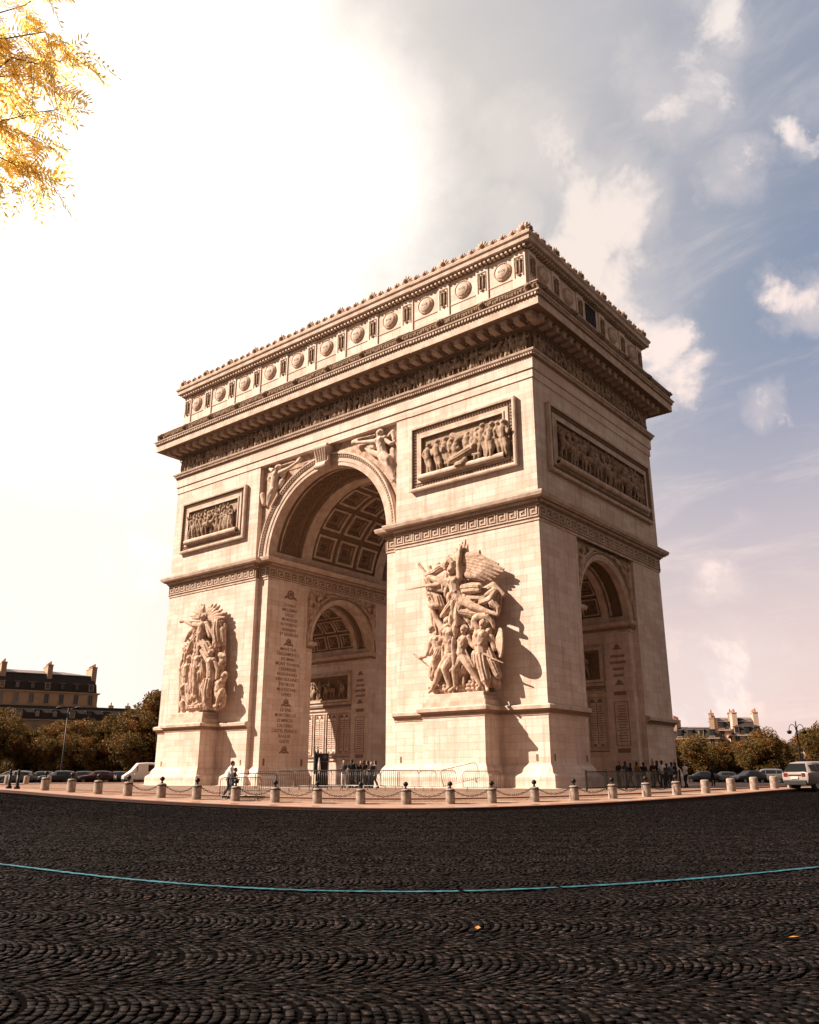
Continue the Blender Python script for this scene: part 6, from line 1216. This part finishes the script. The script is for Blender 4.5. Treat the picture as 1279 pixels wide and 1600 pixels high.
# ------------------------------------------------------------------ street lamps
def lamp_T(px, ds, H, rz, label):
    x_, y_, zc = spot(px, ds); t = thing('street_lamp', label, 'street lamp', (x_, y_, zc), rz); m_ = MB(); m_.tube([(0, 0, 0), (0, 0, 1), (0, 0, H)], [.16, .10, .07], 10); mk('pole', m_, iron, t, True)
    for s_ in (-1, 1):
        m_ = MB(); m_.tube([(0, 0, H - .35), (s_ * .5, 0, H - .1), (s_ * 1.1, 0, H)], .05, 6); mk('arm', m_, iron, t, True); m_ = MB(); m_.lathe([(.0, -.22), (.22, -.16), (.42, .0), (.40, .06), (.15, .16), (.05, .22)], (s_ * 1.2, 0, H), 14); mk('lamp_head', m_, iron, t, True)
lamp_T(95, 118, 9.2, YAW - PI / 2, 'dark double-headed street lamp among the trees at left')
def lamp_ring(px, ds, H, rz, label):
    x_, y_, zc = spot(px, ds); t = thing('street_lamp', label, 'street lamp', (x_, y_, zc), rz); m_ = MB(); m_.lathe([(.26, 0), (.26, .5), (.16, .7), (.12, 1.3), (.09, H - 1), (.07, H + .6), (.0, H + .8)], n=12); mk('pole', m_, iron, t, True)
    for s_ in (-1, 1):
        m_ = MB(); m_.tube([(s_ * (.08 + .42 - .42 * math.cos(a)), 0, H - .4 + .72 * math.sin(a)) for a in [PI * k / 12 for k in range(13)]], .04, 6); mk('ring_arm', m_, iron, t, True)
        m_ = MB(); m_.lathe([(.05, -.85), (.22, -.8), (.27, -.62), (.32, -.5), (.22, -.44), (.05, -.38)], (s_ * .92, 0, H), 14); mk('lantern', m_, iron, t, True)
lamp_ring(1254, 118, 6.7, YAW - PI / 2, 'dark street lamp with two looped arms at the right edge')

# ------------------------------------------------------------------ trees
def leaf_build(c1, c2, c3, trans=.35):
    def f(g, b, co):
        at = g.new('ShaderNodeAttribute', attribute_name='tone').outputs['Color']; r_, g_, b_ = g.sep(at)
        c = g.mix(r_, tuple(c1), tuple(c2)); c = g.mix(g.ss(g_, .6, 1.), c, tuple(c3)); g.put(b.inputs['Base Color'], c); b.inputs['Roughness'].default_value = .65
        tr = g.new('ShaderNodeBsdfTranslucent'); g.put(tr.inputs[0], g.mix(.35, c, tuple(q * 1.5 for q in c2)))
        mx = g.new('ShaderNodeMixShader'); mx.inputs[0].default_value = trans; g.l.new(b.outputs[0], mx.inputs[1]); g.l.new(tr.outputs[0], mx.inputs[2])
        out = [n_ for n_ in g.n if n_.type == 'OUTPUT_MATERIAL'][0]; g.l.new(mx.outputs[0], out.inputs[0])
    return f
leafm = mat('plane_tree_leaves', build=leaf_build((.070, .044, .010), (.155, .088, .016), (.25, .095, .018), .25)); bark = mat('plane_bark', (.10, .075, .055), .95, (6, .05), (1.5, .6, (.05, .035, .025)))
def leaf_quads(C, S_, rng, droop=.3):
    "many small leaf-clump faces at points C of size S_"
    n_ = len(C); d = rng.normal(size=(n_, 3)); d[:, 2] -= droop; d /= np.linalg.norm(d, axis=1)[:, None]; e = np.cross(d, rng.normal(size=(n_, 3))); e /= np.linalg.norm(e, axis=1)[:, None]
    S_ = S_[:, None]; return np.stack([C - d * S_, C + e * S_ * .55, C + d * S_, C - e * S_ * .55], 1)
def quads_obj(name, Q, tone, m_, parent):
    n_ = len(Q); me = bpy.data.meshes.new(name); me.vertices.add(n_ * 4); me.vertices.foreach_set('co', Q.reshape(-1).astype(np.float32)); me.loops.add(n_ * 4); me.loops.foreach_set('vertex_index', np.arange(n_ * 4, dtype=np.int32))
    me.polygons.add(n_); me.polygons.foreach_set('loop_start', (np.arange(n_) * 4).astype(np.int32)); me.polygons.foreach_set('loop_total', np.full(n_, 4, np.int32)); me.update(calc_edges=True)
    at = me.attributes.new('tone', 'FLOAT_COLOR', 'POINT'); C4 = np.ones((n_, 4, 4), np.float32); C4[:, :, :3] = tone[:, None, :]; at.data.foreach_set('color', C4.reshape(-1)); return link(name, me, m_, parent)
def tree_meshes(seed, H=14., Rc=5.5, n_=19000):
    rng = np.random.default_rng(seed); rr_ = random.Random(seed); t = thing('plane_tree', 'x', 'tree')
    m_ = MB(); m_.tube([(0, 0, -.3), (.1, 0, 2.0), (.2, .1, 4.5), (0, .2, H * .6)], [.42, .32, .27, .12], 9); lob = []
    for k in range(22):
        a = rr_.uniform(0, 6.28); r_ = Rc * math.sqrt(rr_.uniform(.05, .75)); zc = H * (.20 + .66 * ((k * .618) % 1)); k_ = 1 - .5 * max(0, (zc / H - .55) / .45); lob.append((r_ * k_ * math.cos(a), r_ * k_ * math.sin(a), zc, Rc * rr_.uniform(.28, .48)))
        p = lob[-1]; m_.tube([(.15, .1, rr_.uniform(1.5, max(1.6, min(H * .4, p[2] * .8)))), (p[0] * .5, p[1] * .5, p[2] * .8), p[:3]], [.16, .09, .03], 6)
    mk('trunk', m_, bark, t, True); L = np.array(lob); idx = rng.integers(0, len(L), n_); d = rng.normal(size=(n_, 3)); d /= np.linalg.norm(d, axis=1)[:, None]
    rad = L[idx, 3] * rng.uniform(.35, 1.08, n_) ** .6; C = L[idx, :3] + d * rad[:, None] * np.array([1, 1, .82])
    fr = np.sin(C[:, 0] * 2.1 + seed) * np.sin(C[:, 1] * 2.3) * np.sin(C[:, 2] * 2.0 + 1); C = C[fr > -.42 * rng.uniform(0, 1, n_)]
    tone = rng.uniform(0, 1, (len(C), 3)); tone[:, 1] = np.clip(.5 + .45 * np.sin(C[:, 0] * .8 + seed) * np.sin(C[:, 2] * .7) + rng.normal(0, .2, len(C)), 0, 1)
    quads_obj('crown', leaf_quads(C, rng.uniform(.13, .30, len(C)), rng), tone, leafm, t); return t
TR = [tree_meshes(s_, *q) for s_, q in ((1, (14, 5.6)), (2, (13, 6.2)), (3, (15, 5.2)), (4, (12.5, 5.8)))]
TRu = set()
def tree_at(px, ds, k, H, label, grp='trees round the edge of the place'):
    x_, y_, zc = spot(px, ds); s_ = H / (14, 13, 15, 12.5)[k]; rz = (px * 7.3) % 6.28
    if k not in TRu: TRu.add(k); o = TR[k]; o.location = (x_, y_, zc); o.rotation_euler = (0, 0, rz)
    else: o = copy_tree(TR[k], (x_, y_, zc), rz)
    o.scale = (s_, s_, s_); o['label'] = label; o['group'] = grp
TL = [(-34, 150, 0, 11.5), (0, 156, 1, 11.5), (32, 150, 3, 8.8), (62, 160, 2, 9.3), (92, 150, 0, 10.0), (118, 158, 1, 10.3), (143, 150, 3, 9.7), (168, 158, 2, 10.6), (192, 152, 0, 11.2), (218, 158, 1, 13.6), (243, 150, 2, 15.4), (272, 158, 3, 15), (16, 146, 2, 7.4), (78, 146, 3, 7.2), (130, 147, 0, 7.6), (182, 146, 1, 7.8)]
for i, (px, ds, k, H) in enumerate(TL): tree_at(px, ds, k, H, 'olive brown leafy tree left of the arch, %s from the left edge' % ordw[i])
TRr = [(1036, 150, 2, 7.6), (1060, 156, 0, 7.9), (1086, 150, 1, 7.6), (1114, 158, 3, 6.5), (1140, 152, 2, 6.7), (1166, 158, 0, 7.2), (1206, 150, 1, 8.3), (1236, 160, 3, 7.2), (1268, 150, 2, 8.6), (1300, 156, 0, 9.0), (1186, 147, 3, 6.6), (1330, 150, 1, 9.5)]
for i, (px, ds, k, H) in enumerate(TRr): tree_at(px, ds, k, H, 'olive brown leafy tree right of the arch, %s from the arch' % ordw[i])
m_ = MB()
hd_m = mat('shaded_foliage', (.030, .026, .012), .9, (3, .3), (1, .6, (.05, .04, .015)))
for (p0, p1, nm) in ((-60, 300, 'left'), (1010, 1340, 'right')):
    m_ = MB(); rnd = random.Random(9); pts = [spot(p0 + (p1 - p0) * k / 60, 166) for k in range(61)]; C = []
    for p in pts:
        for q in range(230): C.append((p[0] + rnd.uniform(-1.3, 1.3), p[1] + rnd.uniform(-1.3, 1.3), p[2] + rnd.uniform(0, 3.0)))
    rng = np.random.default_rng(3); C = np.array(C); o = quads_obj('shade_leaves', leaf_quads(C, rng.uniform(.25, .5, len(C)), rng), rng.uniform(0, 1, (len(C), 3)) * .4, leafm, None); tag(o, 'dark leaf band added for the shade below the trees at %s' % nm, 'shade_leaves')  # dark leaf band, added to make the shaded ground under the trees near black

# ------------------------------------------------------------------ buildings beyond the trees
bst = mat('building_stone', (.42, .285, .185), .9, (3, .02), (.5, .6, (.30, .19, .12))); bst2 = mat('pale_building_stone', (.55, .38, .29), .9, (3, .02), (.4, .5, (.44, .30, .23))); slate = mat('slate_roof', (.036, .029, .026), .75, (4, .02), (.8, .5, (.055, .043, .036)), spec=.15); zinc = mat('zinc_roof', (.20, .15, .14), .6, None, (.6, .5, (.12, .09, .085)), metal=.1)
pane_m = mat('window_pane', (.025, .025, .028), .15, spec=.6); terra = mat('chimney_pot', (.34, .13, .075), .85); shut = mat('grey_frame', (.26, .22, .20), .7)
def building(px, ds, W_, D_, floors, fh, rz, label, stone_m, roof='mansard', mh=4.2, gnd=1.0, wgap=3.0, chim=4, cap=1.4, name='stone_apartment_building', z_shift=0.):
    x_, y_, _ = spot(px, ds); t = thing(name, label, 'building', (x_, y_, gnd), rz); H = floors * fh; m_ = MB(); m_.box((-W_ / 2, -D_ / 2, 0), (W_ / 2, D_ / 2, H)); mk('wall', m_, stone_m, t)
    m_ = MB()
    for k in range(1, floors + 1): z_ = k * fh; e = .5 if k in (floors, floors - 1) else .2; m_.box((-W_ / 2 - e, -D_ / 2 - e, z_ - .18), (W_ / 2 + e, D_ / 2 + e, z_ + .07))
    mk('cornice', m_, stone_m, t)
    # windows of the two upper floors that rise above the trees
    n_ = int(W_ / wgap); w0 = None
    def win(x0, y0, z0, rot, sc=1.):
        nonlocal w0
        if w0 is None:
            a = MB(); a.box((-.62, -.06, -.05), (-.50, .12, 2.2)); a.box((.50, -.06, -.05), (.62, .12, 2.2)); a.box((-.66, -.08, 2.2), (.66, .12, 2.38)); a.box((-.70, -.14, -.18), (.70, .12, -.05)); a.box((-.03, -.03, 0), (.03, .05, 2.2)); w0 = mk('window', a, shut, t); b = MB(); b.box((-.5, .0, -.05), (.5, .04, 2.2)); mk('pane', b, pane_m, w0); o = w0
        else:
            o = w0.copy(); COL.objects.link(o); c_ = kids(w0)[0].copy(); COL.objects.link(c_); c_.parent = o
        o.location = (x0, y0, z0); o.rotation_euler = (0, 0, rot); o.scale = (sc, 1, sc)
    for f in range(max(0, floors - 2), floors):
        for k in range(n_): win(-W_ / 2 + W_ * (k + .5) / n_, -D_ / 2 - .05, f * fh + .7, 0)
        for k in range(int(D_ / wgap)): win(W_ / 2 + .05, -D_ / 2 + D_ * (k + .5) / int(D_ / wgap), f * fh + .7, PI / 2)
    i1, i2 = .25, 1.7
    m_ = MB(); a = [(-W_ / 2 + i1, -D_ / 2 + i1), (W_ / 2 - i1, -D_ / 2 + i1), (W_ / 2 - i1, D_ / 2 - i1), (-W_ / 2 + i1, D_ / 2 - i1)]
    m_.sweep(a, [(0, H + .02), (-.25, H + mh * .5), (-i2, H + mh)], True); rf = mk('roof', m_, slate, t)
    m_ = MB(); b = [(-W_ / 2 + i1, -D_ / 2 + i1), (W_ / 2 - i1, -D_ / 2 + i1), (W_ / 2 - i1, D_ / 2 - i1), (-W_ / 2 + i1, D_ / 2 - i1)]; m_.sweep(b, [(-i2 + .2, H + mh - .05), (-i2 + .2, H + mh + .1), (-D_ / 2 + .4, H + mh + cap)], True); mk('roof_cap', m_, zinc, rf)
    for k in range(n_):
        xx = -W_ / 2 + W_ * (k + .5) / n_; m_ = MB(); m_.box((xx - .62, -D_ / 2 + .25, H + .5), (xx + .62, -D_ / 2 + 1.6, H + 2.1)); dm = mk('dormer', m_, slate if k % 3 else stone_m, rf)
        m_ = MB(); m_.box((xx - .85, -D_ / 2 + .1, H + 2.1), (xx + .85, -D_ / 2 + 1.8, H + 2.25)); mk('dormer_roof', m_, zinc, dm); m_ = MB(); m_.box((xx - .42, -D_ / 2 + .19, H + .7), (xx + .42, -D_ / 2 + .27, H + 1.95)); mk('pane', m_, pane_m, dm)
        if mh > 5 and k % 2 == 0: m_ = MB(); m_.box((xx - .4, -D_ / 2 + 1.0, H + mh * .62), (xx + .4, -D_ / 2 + 2.0, H + mh * .62 + .95)); mk('dormer', m_, zinc, rf)
    for k in range(chim):
        xx = -W_ / 2 + 1.2 + (W_ - 2.4) * k / max(1, chim - 1); m_ = MB(); m_.box((xx - .6, -D_ / 2 + 1.2, H + .3), (xx + .6, 1.6, H + mh + 2.2)); m_.box((xx - .7, -D_ / 2 + 1.1, H + mh + 2.2), (xx + .7, 1.7, H + mh + 2.4)); c_ = mk('chimney', m_, stone_m, t)
        m_ = MB()
        for q in range(6): m_.lathe([(.16, 0), (.2, .1), (.13, .8), (.16, .84)], (xx, -D_ / 2 + 1.6 + q * (D_ / 2 - .4) / 5, H + mh + 2.4), 8)
        mk('chimney_pots', m_, terra, c_)
    return t
def facing(px): d = ray(px, 1215); return math.atan2(d.y, d.x) - PI / 2
building(-22, 236, 45, 16, 6, 3.52, facing(6) + .10, 'long stone block with dark mansard roof and tall chimneys above the left trees', bst, mh=4.4, chim=5, wgap=3.4)
building(-14, 214, 62, 14, 4, 3.25, facing(2) + .05, 'lower dark mansard block standing in front of the long tall one at left', bst, mh=3.1, chim=0, wgap=3.6, cap=.3)
building(176, 262, 16, 14, 4, 4.0, facing(176), 'distant house whose chimneys just clear the trees left of the arch', bst2, mh=1.8, chim=4)
building(1066, 238, 21, 14, 4, 2.55, facing(1066) - .15, 'dark roofed house right beside the arch, above the trees at right', bst, mh=2.6, chim=3, wgap=2.6, cap=.6)
building(1136, 250, 7.2, 14, 5, 2.55, facing(1136), 'narrow pale house left of the one with tall chimneys', bst2, mh=2.2, chim=2, wgap=2.2)
building(1171, 242, 7.5, 14, 4, 2.75, facing(1171) + .1, 'pale house with tall chimneys and steep slate roof above the right trees', bst2, mh=3.4, chim=2, wgap=2.3)
building(1198, 262, 8, 12, 3, 2.7, facing(1198), 'small low house just right of the tall chimneys', bst2, mh=1.6, chim=1, wgap=2.4)
# ------------------------------------------------------------------ the tree beside the viewer, its branch hanging into the top left
yl = mat('glare_washed_leaves', build=leaf_build((.88, .58, .16), (.95, .74, .28), (.75, .60, .18), .8))  # backlight and glare put into the bright yellow leaf colour
t = thing('overhanging_tree', 'golden leafy branch of a tree hanging into the top left corner', 'tree')
LF = Vector((-math.sin(YAW), math.cos(YAW), 0)); FH = Vector((math.cos(YAW), math.sin(YAW), 0)); base_ = Vector((CAM.x, CAM.y, 0)) + FH * 6.0 + LF * 8.6
def RP(px, py, ds): return CAM + ray(px, py).normalized() * ds
twigs = [[(-260, 40, 10.5), (-60, 60, 9.6), (40, 90, 9.2), (95, 96, 9.), (130, 80, 8.9)], [(-60, 60, 9.6), (0, 20, 9.4), (40, 8, 9.2), (80, -20, 9.1)], [(-120, 110, 9.8), (-20, 120, 9.4), (50, 120, 9.2), (110, 145, 9.1)], [(-120, 110, 9.8), (-40, 170, 9.5), (20, 205, 9.3), (60, 215, 9.3), (92, 240, 9.2)],
         [(-120, 170, 9.8), (-40, 230, 9.5), (10, 250, 9.4), (50, 268, 9.3), (92, 290, 9.3)], [(-100, 200, 9.7), (-30, 270, 9.4), (0, 285, 9.4), (8, 305, 9.4)], [(-60, 60, 9.6), (10, 60, 9.0), (70, 50, 8.8), (110, 70, 8.8)], [(-20, 120, 9.4), (30, 150, 9.6), (60, 175, 9.7), (100, 170, 9.7)], [(-20, 120, 9.0), (20, 90, 8.9), (60, 100, 8.8)], [(-60, 200, 9.6), (0, 190, 9.2), (40, 180, 9.1)], [(10, 250, 9.4), (40, 255, 9.3), (50, 290, 9.3)], [(-40, 230, 9.5), (0, 215, 9.6), (30, 240, 9.7)]]
m_ = MB(); top_ = base_ + Vector((0, 0, 6.2)); m_.tube([base_ - Vector((0, 0, .2)), base_ + Vector((.1, 0, 3)), top_], [.28, .22, .17], 10); m_.tube([top_, top_ + Vector((.6, -.6, 3)), top_ + Vector((.3, -1.5, 6))], [.15, .1, .05], 8)
hub = RP(-260, 40, 10.5); m_.tube([top_, (top_ + hub) / 2 + Vector((0, 0, .6)), hub], [.12, .07, .02], 8); lv = []; rnd = random.Random(21)
root = RP(-120, 130, 9.8); m_.tube([hub, root], [.02, .012], 6)
for tw in twigs:
    P_ = [RP(*p) for p in tw]; m_.tube(P_, [.007 - .0012 * i for i in range(len(P_))], 5)
    for a, b in zip(P_, P_[1:]):
        L = (b - a).length; k_ = int(L / .034) + 1
        for q in range(k_): lv.append((a.lerp(b, q / k_), (b - a).normalized()))
    lv.append((P_[-1], (P_[-1] - P_[-2]).normalized()))
for k in range(150): o = Vector([rnd.gauss(0, 1) for _ in range(3)]).normalized() * rnd.uniform(.6, 1.6); lv.append((top_ + Vector((.4, -.9, 4.2)) + o * 1.2, o.normalized()))
mk('trunk', m_, bark, t, True); Q = []; RB = MB()
for p, d in lv:
    if rnd.random() < .12: continue
    dr = (d * rnd.uniform(.2, .9) + Vector((rnd.gauss(0, .65), rnd.gauss(0, .65), rnd.uniform(-1.0, .45)))).normalized(); side = dr.cross(Vector((rnd.gauss(0, 1), rnd.gauss(0, 1), rnd.gauss(0, 1)))).normalized(); nn = dr.cross(side); L = rnd.uniform(.16, .38); n_ = rnd.randint(6, 10)
    bend = Vector((0, 0, -L * .25)); RB.tube([p, p + dr * L * .5 + bend * .25, p + dr * L + bend], .0022, 3)
    for k in range(1, n_ + 1):
        t_ = k / n_; c_ = p + dr * L * t_ + bend * t_ * t_
        for sg in ((-1, 1) if k < n_ else (0,)):
            ld = (side * sg * .85 + dr * (.55 if sg else 1) + nn * rnd.gauss(0, .12)).normalized(); ll = rnd.uniform(.07, .115) * (1 - .3 * abs(t_ - .5)); wd = nn.cross(ld).normalized() * .0115 if abs(nn.dot(ld)) < .95 else side * .0115
            Q.append([c_, c_ + ld * ll * .45 + wd, c_ + ld * ll, c_ + ld * ll * .45 - wd])
Q = np.array([[tuple(v) for v in q] for q in Q]); rng = np.random.default_rng(4); quads_obj('leaves', Q, rng.uniform(0, 1, (len(Q), 3)), yl, t); tag(mk('leaf_stalks', RB, bark, t), kind='stuff')
# a few fallen leaves on the setts
fl = mat('fallen_leaf', (.45, .20, .04), .7)
for k, (px, py) in enumerate(((1240, 1466), (746, 1451))):
    d = ray(px, py); s_ = (CAM.z - .04) / -d.z; p = CAM + d * s_; m_ = MB(); m_.add([(-.06, 0, 0), (-.02, .035, .012), (.06, 0, .02), (-.02, -.035, .01)], [(0, 1, 2), (0, 2, 3)]); o = mk('fallen_leaf', m_, fl); o.location = (p.x, p.y, .045); o.rotation_euler = (0, 0, k * 2.1)
    tag(o, 'small orange fallen leaf on the dark setts, %s' % ('at the far right' if k == 0 else 'near the middle'), 'leaf', 'fallen leaves on the road')
